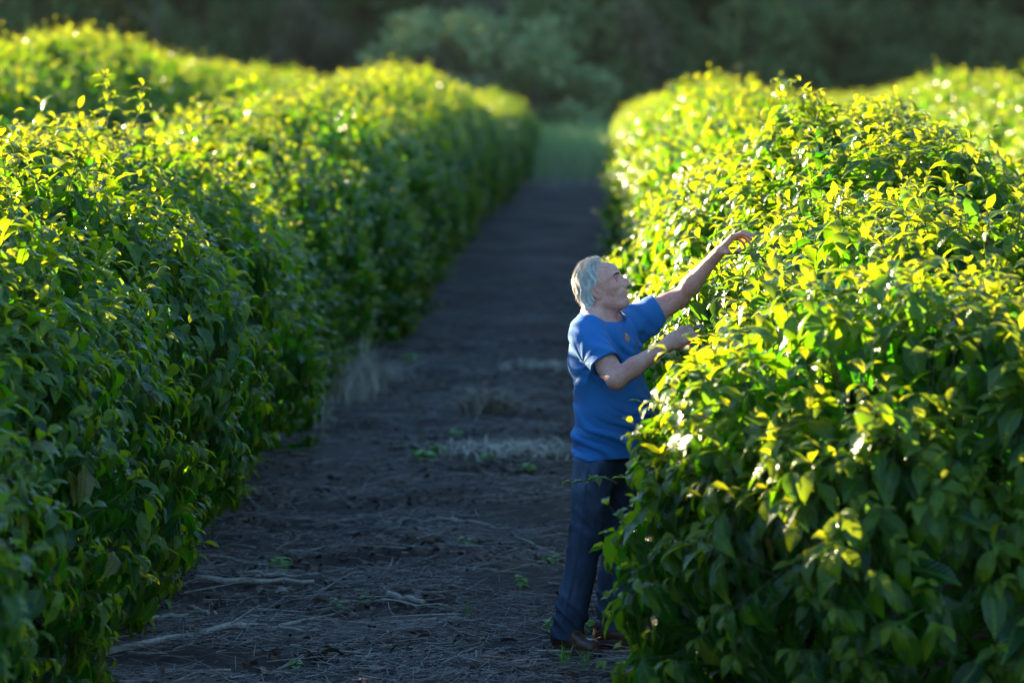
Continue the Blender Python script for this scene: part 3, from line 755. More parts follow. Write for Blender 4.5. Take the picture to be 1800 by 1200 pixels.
# --- hair: a close shell with locks, and loose strands that catch the light
MH = Mat('grey_hair'); hc = MH.mapping(MH.coord(), (90, 90, 22)); n = MH.noise(1.0, 3, .6, hc)
MH.L(MH.ramp(n, [(.25, (.30, .30, .29)), (.75, (.80, .79, .76))]), MH.b.inputs[0]); MH.b.inputs['Roughness'].default_value = .55; MH.bump(n, .5, .004)
tl = MH.node('ShaderNodeBsdfTranslucent'); tl.inputs[0].default_value = (.75, .72, .66, 1); mxs = MH.node('ShaderNodeMixShader'); mxs.inputs[0].default_value = .22
MH.L(MH.b.outputs[0], mxs.inputs[1]); MH.L(tl.outputs[0], mxs.inputs[2]); MH.L(mxs.outputs[0], MH.out.inputs[0])
def hair_field():
    c = H(-.03, 0, .01)
    fd = Field(np.arange(c[0] - .16, c[0] + .15, .003), np.arange(c[1] - .13, c[1] + .13, .003), np.arange(c[2] - .18, c[2] + .17, .003))
    fd.ell(H(-.010, 0, .034), (.0985, .083, .089), HR, 0)
    fd.ell(H(-.038, 0, -.014), (.068, .075, .068), HR, .03)
    fd.cap(H(-.02, 0, .090), H(.045, 0, .083), .027, .023, .03); fd.cap(H(.04, 0, .082), H(.068, 0, .073), .023, .018, .02)
    fd.cap(H(-.072, -.035, -.070), H(-.072, .035, -.070), .020, .020, .03)
    for s in (-1, 1): fd.cap(H(-.040, s * .066, -.045), H(-.062, s * .060, -.070), .016, .016, .02)
    X, Y, Z = fd.pts((slice(None),) * 3)
    px, py, pz = X - HC[0], Y - HC[1], Z - HC[2]
    q = [px * HR[0, i] + py * HR[1, i] + pz * HR[2, i] for i in range(3)]
    # locks
    ang = np.arctan2(q[1] + 0 * q[0], -(q[0] - .02)); lock = np.sin(ang * 23 + 26 * q[2] + 2.5 * np.sin(q[2] * 55)) * .0022 + np.sin(ang * 9 - 40 * q[2]) * .0020
    fd.F += lock.astype(np.float32)
    # hairline: high forehead, sideburn in front of the ear, free ear
    aq = np.abs(q[1])
    line = .066 - .35 * np.clip(aq - .030, 0, 1) * 1.0 + 0 * q[2]          # front limit on top
    front_top = q[0] - (.086 - 1.1 * np.clip(aq - .020, 0, .05))
    temple = q[0] - (.026 + .006 * np.sin(q[2] * 90))
    # side: behind temple line below z=.075
    w_ = np.maximum(np.clip((q[2] - .080) / .02, 0, 1), np.clip((.036 - aq) / .012, 0, 1) * (q[2] > .02))
    lim = front_top * w_ + temple * (1 - w_)
    low = (-.030 - q[2]) - np.clip((-q[0] - .012) * 2.6, -1, .074)       # lower edge steps down behind the ear
    ear = .0225 - np.sqrt((q[0] + .010) ** 2 * 1.3 + (q[2] + .032) ** 2 * .7) - np.clip(.055 - aq, 0, 1) * 2
    fd.F += ((.011 - .007 * w_) * np.clip(1 + lim / .045, 0, 1) ** 1.2).astype(np.float32)
    fd.F = np.maximum(fd.F, np.maximum(np.maximum(lim, low), ear).astype(np.float32) * .8)
    return fd.mesh()
V, Q = hair_field(); hair = link('hair', mesh_np('hair', V - mo, Q, MH.m), man)
pick = rng_m.choice(len(V), 9000)
root_p = V[pick]; q = (root_p - HC) @ HR
outw = nrm(q - np.array([-.02, 0, .03])); flow = nrm(np.stack([-.9 - 0 * q[:, 0], .1 * np.sign(q[:, 1]), -.35 - 1.1 * (q[:, 0] < -.03)], -1))
fl = flow - outw * (flow * outw).sum(1, keepdims=True); fl = nrm(fl + outw * .04 + rng_m.normal(0, .13, fl.shape))
Lh = rng_m.uniform(.008, .024, len(q))[:, None]
st = link('hair_strands', prisms('hair_strands', root_p - mo, root_p + (fl @ HR.T) * Lh - mo, .0006, .0002, MH.m, 3), hair); st['kind'] = 'stuff'

# --- t-shirt
MT = Mat('blue_cotton'); oc = MT.coord(); n = MT.noise(4, 4, .6, oc); n2 = MT.noise(420, 2, .5, oc); n3 = MT.noise(18, 4, .6, oc)
MT.L(MT.ramp(n, [(.3, (.008, .125, .37)), (.7, (.012, .165, .45))]), MT.b.inputs[0]); MT.b.inputs['Roughness'].default_value = .85; MT.b.inputs['Sheen Weight'].default_value = .08
MT.bump(m_math(MT, 'ADD', n3, m_math(MT, 'MULTIPLY', n2, .15)), .35, .008)
def cloth_noise(X, Y, Z, s):
    return np.sin(X * 31 / s + 2 * np.sin(Z * 17 / s)) * np.sin(Y * 27 / s + 1.7 * np.sin(Z * 23 / s + X * 9))
def build_shirt():
    fd = Field(axis_steps(mx - .34, 0, [(J['lsh'][0] + .26, .0036)]), axis_steps(my - .46, 0, [(my + .36, .0036)]), axis_steps(.80, 0, [(J['neck'][2] + .10, .0036)]))
    o = .017
    fd.ell(J['chest'] + UpV * .03, (.122 + o, .172 + o, .20 + o), RT, 0)
    fd.ell(J['belly'] + Fd * .004, (.137 + o, .160 + o, .18 + o), RT, .08)
    # loose lower part down to the hem
    fd.cap(J['belly'] - UpV * .02, J['pelv'] - UpV * .05 + Fd * .008, .156, .154, .05, sq=(Rt, .86))
    fd.cap(J['neck'] - UpV * .045 - Fd * .012, J['rsh'] + UpV * .002, .062, .066, .06); fd.cap(J['neck'] - UpV * .045 - Fd * .012, J['lsh'] + UpV * .002, .062, .066, .06)
    r_e = J['rsh'] + (J['relb'] - J['rsh']) * .66; l_e = J['lsh'] + (J['lelb'] - J['lsh']) * .60
    dr, dl = nrm(J['relb'] - J['rsh']), nrm(J['lelb'] - J['lsh'])
    fd.cap(J['rsh'] - dr * .02, r_e + dr * .10, .072, .070, .045); fd.cap(J['lsh'] - dl * .02, l_e + dl * .10, .072, .068, .05)
    fd.cap(J['lsh'] - UpV * .05, J['lsh'] + dl * .10 - UpV * .055, .055, .045, .04)
    X, Y, Z = fd.pts((slice(None),) * 3)
    def near(c, r): return np.sqrt((X - c[0]) ** 2 + (Y - c[1]) ** 2 + (Z - c[2]) ** 2) - r
    # folds: pulled from the raised shoulder to the near hip, loose wrinkles above the hem
    u = (X - mx) * Fd[0] + (Y - my) * Fd[1]; v = (X - mx) * Rt[0] + (Y - my) * Rt[1]
    wv = 2.2 * np.sin(v * 9 + Z * 6) + 1.3 * np.sin(Z * 21 - u * 14)
    f1 = np.sin(Z * 62 + u * 38 - v * 30 + wv); f2 = np.sin(Z * 34 - v * 40 + u * 8 + wv * .8); f3 = np.sin(v * 55 + Z * 14 + wv)
    low = np.clip((1.22 - Z) / .25, 0, 1)
    f4 = np.sin(Z * 95 + u * 60 - v * 45 + 1.6 * wv)
    d = .0078 * np.maximum(f1, -.2) * (.25 + .75 * low) + .0068 * np.maximum(f2, -.3) + .0045 * f3 * np.clip((Z - 1.15) / .2, 0, 1) + .0020 * f4 * np.clip(np.sin(Z * 11 + v * 9) + .3, 0, 1)
    for A_, am in ((J['lsh'] - UpV * .10 - Fd * .02, .0075), (J['rsh'] - UpV * .11 + Fd * .03, .0065)):
        d = d + am * np.maximum(np.sin(np.arctan2(Z - A_[2], u - ((A_[0] - mx) * Fd[0] + (A_[1] - my) * Fd[1])) * 9 + 1), -.2) * np.exp(-np.maximum(near(A_, .03), 0) / .09)
    arm = np.minimum(near(J['lsh'] + dl * .02, .0), near(J['rsh'], .0)); d = d * np.clip(1.1 - np.clip(.16 - arm, 0, 1) * 4, .5, 1)
    fd.F -= d.astype(np.float32)
    # openings: hem, cuffs, neckline
    hem = (J['pelv'][2] - .018 + .010 * np.sin(v * 13) + .06 * u) - Z
    pl = lambda c, dd: (X - c[0]) * dd[0] + (Y - c[1]) * dd[1] + (Z - c[2]) * dd[2]
    def near(c, r): return np.sqrt((X - c[0]) ** 2 + (Y - c[1]) ** 2 + (Z - c[2]) ** 2) - r
    rc = np.minimum(pl(r_e, nrm(dr + np.array([0, 0, -.15]))), -near(r_e + dr * .09, .155)); lc = np.minimum(pl(l_e, dl), -near(l_e + dl * .09, .15))
    tn = nrm(Fd * .32 + UpV)
    nc = J['neck'] + UpV * .004
    ncut = np.minimum(pl(nc, tn), -(near(nc, .125)))
    cuts = [hem, rc, lc, ncut]
    # hollow just inside each opening, so a rim shows
    inner = fd.F + .011
    for ct, depth in ((hem, .02), (rc, .02), (lc, .02)):
        zone = np.maximum(inner, -(ct + depth)); fd.F = np.maximum(fd.F, -zone.astype(np.float32))
    for ct in cuts: fd.F = np.maximum(fd.F, ct.astype(np.float32))
    # collar band
    an = np.arange(28) * 2 * math.pi / 28
    e1 = nrm(Fd - tn * (Fd @ tn)); e2 = np.cross(tn, e1)
    return fd.mesh(), nc, tn, e1, e2
(V, Q), nc, tn, e1, e2 = build_shirt(); bsh = cast(V, Q); shirt = link('t_shirt', mesh_np('t_shirt', V - mo, Q, MT.m), man)

ring = []
for a_ in np.arange(33) * 2 * math.pi / 32:
    e_ = e1 * math.cos(a_) + e2 * math.sin(a_); h = bsh.ray_cast(Vector(nc - tn * .006), Vector(e_))
    ring.append(nc - tn * .003 + e_ * (min(h[3] - .003, .072) if h[0] is not None else .072))
link('collar', tube_mesh('collar', np.array(ring) - mo, .0062, MT.m, 8), shirt)
# small orange print on the far side of the chest
ML = Mat('orange_print'); lc = ML.coord(); ML.L(ML.ramp(ML.noise(60, 2, .5, lc), [(.35, (.60, .16, .05)), (.6, (.75, .42, .12))]), ML.b.inputs[0]); ML.b.inputs['Roughness'].default_value = .7
LOGO = (J, ML)

# --- jeans
MJ = Mat('denim'); oc = MJ.coord(); n = MJ.noise(5, 5, .65, MJ.mapping(oc, (1, 1, .5))); n2 = MJ.noise(260, 2, .5, oc); n3 = MJ.noise(24, 4, .6, oc)
MJ.L(MJ.ramp(n, [(.38, (.013, .023, .050)), (.52, (.032, .054, .098)), (.66, (.085, .12, .18))]), MJ.b.inputs[0]); MJ.b.inputs['Roughness'].default_value = .88
MJ.bump(m_math(MJ, 'ADD', n3, m_math(MJ, 'MULTIPLY', n2, .2)), .5, .008)
def build_jeans():
    fd = Field(axis_steps(mx - .36, 0, [(mx + .30, .0045)]), axis_steps(my - .42, 0, [(my + .42, .0045)]), axis_steps(.03, 0, [(1.0, .0045)]))
    fd.ell(J['pelv'] + UpV * .02, (.114, .150, .15), RT, 0)
    fd.ell(J['pelv'] - Fd * .035 - UpV * .06, (.092, .138, .10), RT, .05)
    for s in 'rl':
        h, kn, an = J[s + 'hip'], J[s + 'kne'], J[s + 'ank']
        fd.cap(h - UpV * .03, kn, .088, .071, .05); fd.cap(kn, an - UpV * .03, .069, .061, .03); fd.cap(kn - UpV * .12 - Fd * .02 + (an - kn) * .1, an - UpV * .03, .062, .064, .03)
    X, Y, Z = fd.pts((slice(None),) * 3)
    v = (X - mx) * Rt[0] + (Y - my) * Rt[1]; u = (X - mx) * Fd[0] + (Y - my) * Fd[1]
    wv = 1.8 * np.sin(u * 15 + Z * 9) + 1.2 * np.sin(v * 19 - Z * 13)
    knee = np.exp(-((Z - J['rkne'][2]) / .13) ** 2); ankl = np.exp(-((Z - .16) / .09) ** 2); hipz = np.exp(-((Z - .80) / .10) ** 2)
    d = .0066 * np.maximum(np.sin(Z * 58 + u * 46 - v * 30 + 1.5 * wv), -.3) * (knee * .7 + ankl * 1.2 + .15) + .0064 * np.maximum(np.sin(Z * 40 - u * 46 + v * 18 + wv), -.3) * (hipz + .25)
    fd.F -= d.astype(np.float32)
    # side seam ridge
    for s in 'rl':
        for a, b in ((J[s + 'hip'], J[s + 'kne']), (J[s + 'kne'], J[s + 'ank'])):
            pass
    fd.F += (.010 * np.clip((Z - (J['pelv'][2] - .020)) / .05, 0, 1)).astype(np.float32)
    hem = .064 + .012 * np.sin(X * 16) - Z; top = Z - (J['pelv'][2] + .055)
    inner = fd.F + .012; zone = np.maximum(inner, -(hem + .03)); fd.F = np.maximum(fd.F, -zone.astype(np.float32))
    fd.F = np.maximum(fd.F, np.maximum(hem, top).astype(np.float32))
    return fd.mesh()
V, Q = build_jeans(); jeans = link('jeans', mesh_np('jeans', V - mo, Q, MJ.m), man)
# outer side seams lying on the cloth, found by casting towards the leg from the camera side
bj = cast(V, Q)
MSm = Mat('seam_thread'); MSm.b.inputs['Base Color'].default_value = (.030, .050, .085, 1); MSm.b.inputs['Roughness'].default_value = .9
def surf(bvh, p, d):
    h = bvh.ray_cast(Vector(p) - Vector(d) * .4, Vector(d)); return None if h[0] is None else np.array(h[0])
for s in 'rl':
    pts = []
    for t in np.linspace(.08 if s == 'r' else .7, 1.93, 50):
        a = J[s + 'hip'] + (J[s + 'kne'] - J[s + 'hip']) * t if t < 1 else J[s + 'kne'] + (J[s + 'ank'] - J[s + 'kne']) * (t - 1)
        h = surf(bj, a - Fd * .012, (.12, 1, 0))
        if h is not None and h[2] > .075 and (not pts or np.linalg.norm(h - pts[-1]) < .08): pts.append(h)
    for dx in (-.0035, .0035):
        link('seam', tube_mesh('seam', np.array(pts) + np.array([dx, -.0004, 0]) - mo, .0016, MSm.m, 5), jeans)

# --- shoes
MSH = Mat('brown_leather'); n = MSH.noise(14, 4, .6, MSH.coord()); MSH.L(MSH.ramp(n, [(.3, (.060, .022, .014)), (.7, (.13, .050, .030))]), MSH.b.inputs[0]); MSH.b.inputs['Roughness'].default_value = .38; MSH.bump(n, .3, .004)
MSO = Mat('shoe_sole'); MSO.b.inputs['Base Color'].default_value = (.075, .028, .018, 1); MSO.b.inputs['Roughness'].default_value = .6
MLC = Mat('shoe_lace'); MLC.b.inputs['Base Color'].default_value = (.30, .10, .035, 1); MLC.b.inputs['Roughness'].default_value = .8
def shoe(ank, ang, seed):
    d = np.array([math.cos(ang), math.sin(ang), 0]); sd = np.array([-d[1], d[0], 0]); R3 = np.stack([d, sd, UpV], 1)
    o = np.array([ank[0], ank[1], 0]) 
    W = lambda x, y, z: o + R3 @ np.array([x, y, z])
    lo, hi = o - .26, o + .26
    fd = Field(np.arange(lo[0], hi[0], .004), np.arange(lo[1], hi[1], .004), np.arange(-.01, .19, .004))
    fd.cap(W(-.045, 0, .05), W(-.045, 0, .075), .040, .036, 0)
    fd.cap(W(-.03, 0, .055), W(.11, -.004, .042), .040, .036, .03)
    fd.ell(W(.155, -.004, .040), (.058, .047, .036), R3, .025)
    fd.cap(W(-.025, 0, .09), W(.0, 0, .125), .040, .042, .03)
    fd.cap(W(.02, 0, .085), W(.10, -.003, .06), .030, .026, .02)
    X, Y, Z = fd.pts((slice(None),) * 3); fd.F = np.maximum(fd.F, (.028 - Z + 0 * X + 0 * Y).astype(np.float32)); fd.F = np.maximum(fd.F, (Z - .135 + 0 * X + 0 * Y).astype(np.float32))
    V, Q = fd.mesh(); sh = link('shoe', mesh_np('shoe', V - mo, Q, MSH.m), man)
    fs = Field(fd.x, fd.y, np.arange(-.012, .06, .0035))
    fs.cap(W(-.048, 0, .016), W(.03, 0, .016), .044, .036, 0); fs.cap(W(.0, 0, .016), W(.150, -.004, .016), .036, .052, .02); fs.ell(W(.158, -.004, .016), (.064, .053, .03), R3, .02)
    X, Y, Z = fs.pts((slice(None),) * 3); fs.F = np.maximum(fs.F, (np.abs(Z - .014) - .016 + 0 * X + 0 * Y).astype(np.float32))
    x_ = (X - o[0]) * d[0] + (Y - o[1]) * d[1]; fs.F = np.maximum(fs.F, np.where((x_ > .0) & (x_ < .045), (.008 - Z), -1).astype(np.float32))
    V2, Q2 = fs.mesh(); link('sole', mesh_np('sole', V2 - mo, Q2, MSO.m), sh)
    tb = []
    for i in range(5):
        x0 = .025 + i * .018; zt = .116 - i * .0085; a = W(x0, -.030, zt - .016); b = W(x0 + .012, .030, zt - .016); m = W(x0 + .006, 0, zt + .004)
        tt = np.linspace(0, 1, 7)[:, None]; tb.append(((1 - tt) ** 2 * a + 2 * tt * (1 - tt) * (m + (m - (a + b) / 2) * .6) + tt ** 2 * b, .0028))
        a2 = W(x0 + .012, -.030, zt - .018); b2 = W(x0, .030, zt - .018); tb.append(((1 - tt) ** 2 * a2 + 2 * tt * (1 - tt) * (m + (m - (a + b) / 2) * .7) + tt ** 2 * b2, .0028))
    for sg in (-1, 1): tb.append((np.array([W(.03, 0, .118), W(.035, sg * .02, .125), W(.05, sg * .034, .112), W(.045, sg * .012, .116)]), .0026))
    link('lace', join_tubes('lace', [(p - mo, r) for p, r in tb], MLC.m, 5), sh)
shoe(J['rank'] + np.array([.005, 0, 0]), math.radians(-50), 1)
shoe(J['lank'] + np.array([.0, 0, 0]), math.radians(-14), 2)
bs = cast(*[np.array([v.co[:] for v in shirt.data.vertices]) + mo, [p.vertices[:] for p in shirt.data.polygons]])
lv, lf, luv = [], [], []
lc0 = P(1119, 594, 16.5)
for i in range(9):
    for j in range(9):
        a, b_ = (i / 8 - .5), (j / 8 - .5)
        tgt = lc0 + Rt * -(a * .030) + UpV * (b_ * .038); h = surf(bs, tgt, (-Fd + np.array([0, 0, 0])))
        lv.append((h if h is not None else tgt) + Fd * .0012 - mo)
for i in range(8):
    for j in range(8):
        if ((i - 3.5) ** 2 + (j - 3.5) ** 2) < 17 and (i + 2 * j) % 5 != 0: lf.append((i * 9 + j, (i + 1) * 9 + j, (i + 1) * 9 + j + 1, i * 9 + j + 1))
link('chest_logo', mesh_np('chest_logo', np.array(lv), np.array(lf), ML.m), shirt)

# ------------------------------------------------------------------ forest behind the rows
def make_crown(seed, h, r, zc, n, leaf, mat, blobs=22, low=.05):
    rng = np.random.default_rng(seed)
    th = rng.uniform(0, 2 * math.pi, blobs); rr = r * np.sqrt(rng.uniform(.02, 1, blobs)); zz = rng.uniform(zc, h * .93, blobs)
    wd = np.sqrt(np.clip(1 - ((zz - (zc + h) * .48) / ((h - zc) * .62)) ** 2, .1, 1)); bc = np.stack([rr * np.cos(th) * wd, rr * np.sin(th) * wd, zz], 1); br = rng.uniform(.22, .42, blobs) * r
    k = rng.integers(0, blobs, n); d = nrm(rng.normal(0, 1, (n, 3))); p = bc[k] + d * (br[k] * rng.uniform(.55, 1.08, n))[:, None] * np.array([1, 1, .8])
    f = nrm(d + rng.normal(0, .7, (n, 3)) - np.array([0, 0, .3])); u = nrm(rng.normal(0, .6, (n, 3)) + d * .5 + np.array([0, 0, .7])); u = nrm(u - f * (u * f).sum(1, keepdims=True))
    ok = p[:, 2] > low; p, f, u = p[ok], f[ok], u[ok]
    return build_leaves('crown', LO, p, f, u, leaf * rng.uniform(.6, 1.3, len(p)), rng.random(len(p)) ** 3, mat, rng, 1.5), bc
def limb_tubes(seed, bc, h, rt, lean=0):
    rng = np.random.default_rng(seed); t = np.linspace(0, 1, 6)[:, None]; out = []
    top = np.array([lean, .2, h * .8]); tr = t * top + np.sin(t * 5) * np.array([.15, .1, 0]); out.append((tr - np.array([0, 0, .3]) * (1 - t), np.linspace(rt, rt * .35, 6)))
    for c in bc[:9]:
        s0 = tr[int(rng.integers(1, 4))]; out.append((s0 * (1 - t) + c * t + np.array([0, 0, -.3]) * np.sin(t * math.pi), np.linspace(rt * .4, rt * .1, 6)))
    return out
M_sunlit_paint = leaf_material('painted_sunlit_leaf', (.12, .20, .08), (.20, .28, .12), (.36, .38, .20), (.3, .4, .12), (.55, .52, .2), trans=.35, rough=.75, veins=False, spec=.15)  # paler leaf tones: hazy sunlight on the far trees painted into the colour
tree_protos = []
for v, (h, r, zc, n, lf, mt, rt) in enumerate([
        (11, 3.2, 3.6, 5200, .42, M_forest, .22), (13, 3.6, 5.0, 5200, .45, M_forest, .26), (9, 2.8, 2.2, 4600, .38, M_forest, .18),
        (5.2, 2.4, .5, 4200, .30, M_forest, .10), (4.2, 2.2, .4, 3800, .26, M_forest, .08), (3.4, 1.9, .3, 3400, .24, M_forest2, .07), (6.0, 2.3, .8, 4200, .30, M_forest2, .10), (4.6, 2.2, .3, 4200, .28, M_sunlit_paint, .09)]):
    cm, bc = make_crown(40 + v, h, r, zc, n, lf, mt)
    tree_protos.append((cm, join_tubes('trunk', limb_tubes(60 + v, bc, h, rt), M_tbark, 6)))
def put_tree(v, x, y, sc, label, cat, name, group=None):
    root = empty(name, (x, y, float(gz(x, y)) - .05), random.uniform(0, 6.28)); root.scale = (sc, sc, sc * random.uniform(.9, 1.1)); tag(root, label, cat, group)
    c_ = link('crown', tree_protos[v][0], root); c_['kind'] = 'stuff'; link('trunk', tree_protos[v][1], root)
rt_ = np.random.default_rng(77)
for i in range(74):
    x = -78 + 150 * (i % 37 + rt_.uniform(-.4, .4)) / 36; y = rt_.uniform(146, 162) + 22 * (i // 37)
    put_tree(int(rt_.integers(0, 3)), x, y, rt_.uniform(.85, 1.25), 'tall dark tree in the blurred woodland behind the coffee rows', 'tree', 'tree', 'tall trees of the woodland')
for i in range(70):
    x = -60 + 112 * (i + rt_.uniform(-.4, .4)) / 69; y = rt_.uniform(127, 146)
    v = int(rt_.choice([3, 4, 3, 4, 2, 6], p=[.28, .26, .2, .16, .08, .02])); put_tree(v, x, y, rt_.uniform(.75, 1.25), 'dark green bush in the blurred undergrowth at the edge of the woodland', 'bush', 'woodland_bush', 'bushes at the woodland edge')
for i in range(56):
    x = -70 + 132 * (i + rt_.uniform(-.4, .4)) / 55; y = rt_.uniform(147, 158)
    put_tree(int(rt_.choice([3, 4, 2])), x, y, rt_.uniform(1.1, 1.6), 'dark green bush in the blurred undergrowth at the edge of the woodland', 'bush', 'woodland_bush', 'bushes at the woodland edge')
for (px, D, v, sc, lb) in ((775, 122, 5, 1.0, 'pale sunlit dry bush above the far end of the left hedge'), (865, 138, 6, 1.1, 'tall pale bush behind the end of the alley'), 
                           (1060, 131, 5, 1.25, 'greyish bush right behind the end of the alley'), (735, 121, 7, .95, 'bush painted sunlit green left of the pale dry bush above the left hedge'), (945, 124, 7, 1.0, 'bush painted sunlit green behind the grass at the alley end'), (905, 126, 7, .8, 'bush painted sunlit green behind the end of the left hedge'), (985, 133, 7, 1.1, 'tall bush painted sunlit green straight behind the end of the alley'), (820, 129, 7, .9, 'bush painted sunlit green beside the pale dry bush above the left hedge'), (330, 131, 7, .7, 'bush painted sunlit green above the second row at top left'),
                           (1440, 136, 6, .8, 'brownish bush in the dark woodland above the right hedge'), (560, 140, 6, .8, 'olive bush in the woodland above the left hedge crest')):
    put_tree(v, (px - 1060) / FPX * D, D, sc, lb, 'bush', 'woodland_bush')
for (px, D, hh, lb) in ((262, 128, 6, 'bare trunk at the top left of the woodland'),):
    x = (px - 1060) / FPX * D; root = empty('bare_tree', (x, D, float(gz(x, D)) - .1)); tag(root, lb, 'tree')
    t = np.linspace(0, 1, 7)[:, None]; tr = t * np.array([.5, 0, hh]) + np.sin(t * 6) * .12
    link('trunk', tube_mesh('trunk', tr, np.linspace(.10, .04, 7), M_tbark, 7), root)
    rb = np.random.default_rng(int(px)); link('branches', join_tubes('branches', [(tr[k] * (1 - t) + (tr[k] + np.array([rb.uniform(-1.6, 1.6), rb.uniform(-1, 1), rb.uniform(.5, 1.6)])) * t, np.linspace(.04, .012, 7)) for k in (2, 3, 3, 4, 4, 5, 5)], M_tbark, 5), root)

# ------------------------------------------------------------------ thin evening haze in the valley
hz_m = bpy.data.materials.new('haze'); hz_m.use_nodes = True; hn = hz_m.node_tree.nodes; hn.remove(hn['Principled BSDF'])
pv = hn.new('ShaderNodeVolumePrincipled'); pv.inputs['Color'].default_value = (.92, .95, 1, 1); pv.inputs['Density'].default_value = .00004; pv.inputs['Anisotropy'].default_value = .1
hz_m.node_tree.links.new(pv.outputs[0], hn['Material Output'].inputs['Volume'])
hv = np.array([(x_, y_, z_) for x_ in (-400, 400) for y_ in (-80, 420) for z_ in (-2, 34)], float)
hf_ = np.array([(0, 1, 3, 2), (4, 6, 7, 5), (0, 4, 5, 1), (2, 3, 7, 6), (0, 2, 6, 4), (1, 5, 7, 3)])
tag(link('haze', mesh_np('haze', hv, hf_, hz_m, False)), kind='stuff')
# ------------------------------------------------------------------ grass at the end of the alley, tufts, litter
def blades(name, base, hgt, lean, width, mat, rng, seg=3):
    """curved tapering grass blades"""
    n = len(base); th = rng.uniform(0, 2 * math.pi, n); d = np.stack([np.cos(th), np.sin(th), 0 * th], 1); sd = np.stack([-np.sin(th), np.cos(th), 0 * th], 1); rows = []
    for i in range(seg + 1):
        t = i / seg; c = base + d * (lean * hgt * t ** 1.8)[:, None] + np.array([0, 0, 1.]) * (hgt * (t - .35 * np.clip(lean, 0, 2) * t ** 2.5))[:, None]
        w_ = (width * (1 - t) ** .6 * .5 + .0003)[:, None]; rows += [c - sd * w_, c + sd * w_]
    V = np.stack(rows, 1); F = np.array([(2 * i, 2 * i + 1, 2 * i + 3, 2 * i + 2) for i in range(seg)])[None] + (np.arange(n) * 2 * (seg + 1))[:, None, None]
    return mesh_np(name, V.reshape(-1, 3), F.reshape(-1, 4), mat, True, np.repeat(rng.random(n) ** 2, 2 * (seg + 1)))
rg = np.random.default_rng(9)
n = 34000; x = np.where(rg.random(n) < .35, rg.uniform(-2.6, .6, n), rg.uniform(-22, 16, n)); y = rg.uniform(92, 128, n); k = ((np.abs(x + .9) < 1.6) | (y > 113)) & (rg.random(n) < np.clip((y - 90) / 20, 0, 1) ** 1.5); x, y = x[k], y[k]
z = gz(x, y); o = link('tall_grass', blades('tall_grass', np.stack([x, y, z], 1), rg.uniform(.4, 1.5, len(x)) * np.clip((y - 91) / 20, .08, 1), rg.uniform(.1, .6, len(x)), np.full(len(x), .035), M_grass, rg)); tag(o, 'tall green grass beyond the end of the rows', 'grass', kind='stuff')
x = rg.uniform(-2.6, 1.0, 900); y = rg.uniform(86, 112, 900); o = link('dry_stalks', blades('dry_stalks', np.stack([x, y, gz(x, y)], 1), rg.uniform(.3, 1.2, 900) * np.clip((y - 84) / 24, .1, 1), rg.uniform(.0, .4, 900), np.full(900, .02), M_dry, rg)); tag(o, 'pale dry grass stalks at the end of the alley', 'dry grass', kind='stuff')
def GP(px, py, dz=.012):
    """point of the ground seen at a pixel"""
    d = _R @ Vector(((px - 900) / FPX, -(py - 600) / FPX, -1)); t = (CAM_H - .0) / -d.z; x, y = d.x * t, d.y * t
    return np.array([x, y, float(gnoise(np.array([x]), np.array([y]))[0]) - .015 + dz])
def tuft(px, py, n, h, lean, rad, mat, name, label, cat, seed, w_=.014):
    rng = np.random.default_rng(seed); c = GP(px, py, 0); root_me = blades(name, np.stack([rng.normal(0, rad, n), rng.normal(0, rad, n), np.zeros(n)], 1), h * rng.uniform(.45, 1.1, n), rng.uniform(lean[0], lean[1], n), np.full(n, w_), mat, rng, 5)
    o = link(name, root_me, None, c); tag(o, label, cat)
tuft(640, 690, 150, .50, (.05, .8), .07, M_dry, 'dry_grass_tuft', 'upright pale dry grass tuft beside the left hedge', 'dry grass', 1)
tuft(585, 715, 120, .45, (.1, 1.0), .12, M_dry, 'dry_grass_tuft', 'thin leaning dry grass under the left hedge, left of the upright tuft', 'dry grass', 2)
tuft(610, 705, 90, .40, (.05, 1.0), .09, M_dry, 'dry_grass_tuft', 'pale dry grass between the upright tuft and the thin leaning one', 'dry grass', 8)
tuft(690, 668, 60, .24, (.4, 1.6), .10, M_dry, 'dry_grass_tuft', 'short dry grass just right of the upright tuft', 'dry grass', 9)
tuft(668, 560, 50, .30, (.3, 1.2), .08, M_dry, 'dry_grass_tuft', 'dry grass lying out of the left hedge, farther up the alley', 'dry grass', 3)
tuft(865, 735, 110, .36, (.9, 2.3), .12, M_drybrown, 'dry_grass_tuft', 'arching brown dry grass tuft in the middle of the alley', 'dry grass', 4)
tuft(905, 800, 420, .15, (1.0, 2.6), .24, M_dry, 'dry_grass_tuft', 'flattened grey heap of straw in front of the arching tuft', 'dry grass', 5)
tuft(545, 760, 50, .22, (.5, 1.8), .08, M_dry, 'dry_grass_tuft', 'low dry grass at the dark foot of the left hedge', 'dry grass', 6)
tuft(975, 650, 160, .14, (.9, 2.4), .22, M_dry, 'dry_grass_tuft', 'low straw in the alley left of the blue t-shirt', 'dry grass', 7)
M_litter = leaf_material('straw_litter', (.07, .050, .046), (.25, .205, .19), (.64, .56, .51), (.05, .04, .03), (.2, .16, .12), trans=.1, rough=.75, veins=False, spec=.25)
M_deadleaf = leaf_material('dead_leaf', (.045, .028, .022), (.10, .065, .050), (.28, .20, .16), (.04, .02, .01), (.12, .07, .04), trans=.15, rough=.7, veins=False, spec=.25)
def scatter(n, seed, dmin, dmax, clump):
    rng = np.random.default_rng(seed); y = dmin * (dmax / dmin) ** (rng.random(n) ** 1.25); x = rng.uniform(-2.7, 1.1, n)
    k = rng.random(n) < np.clip((vnoise(x, y, .5, seed) - clump) * 3 + .25, .06, 1); return x[k], y[k], rng
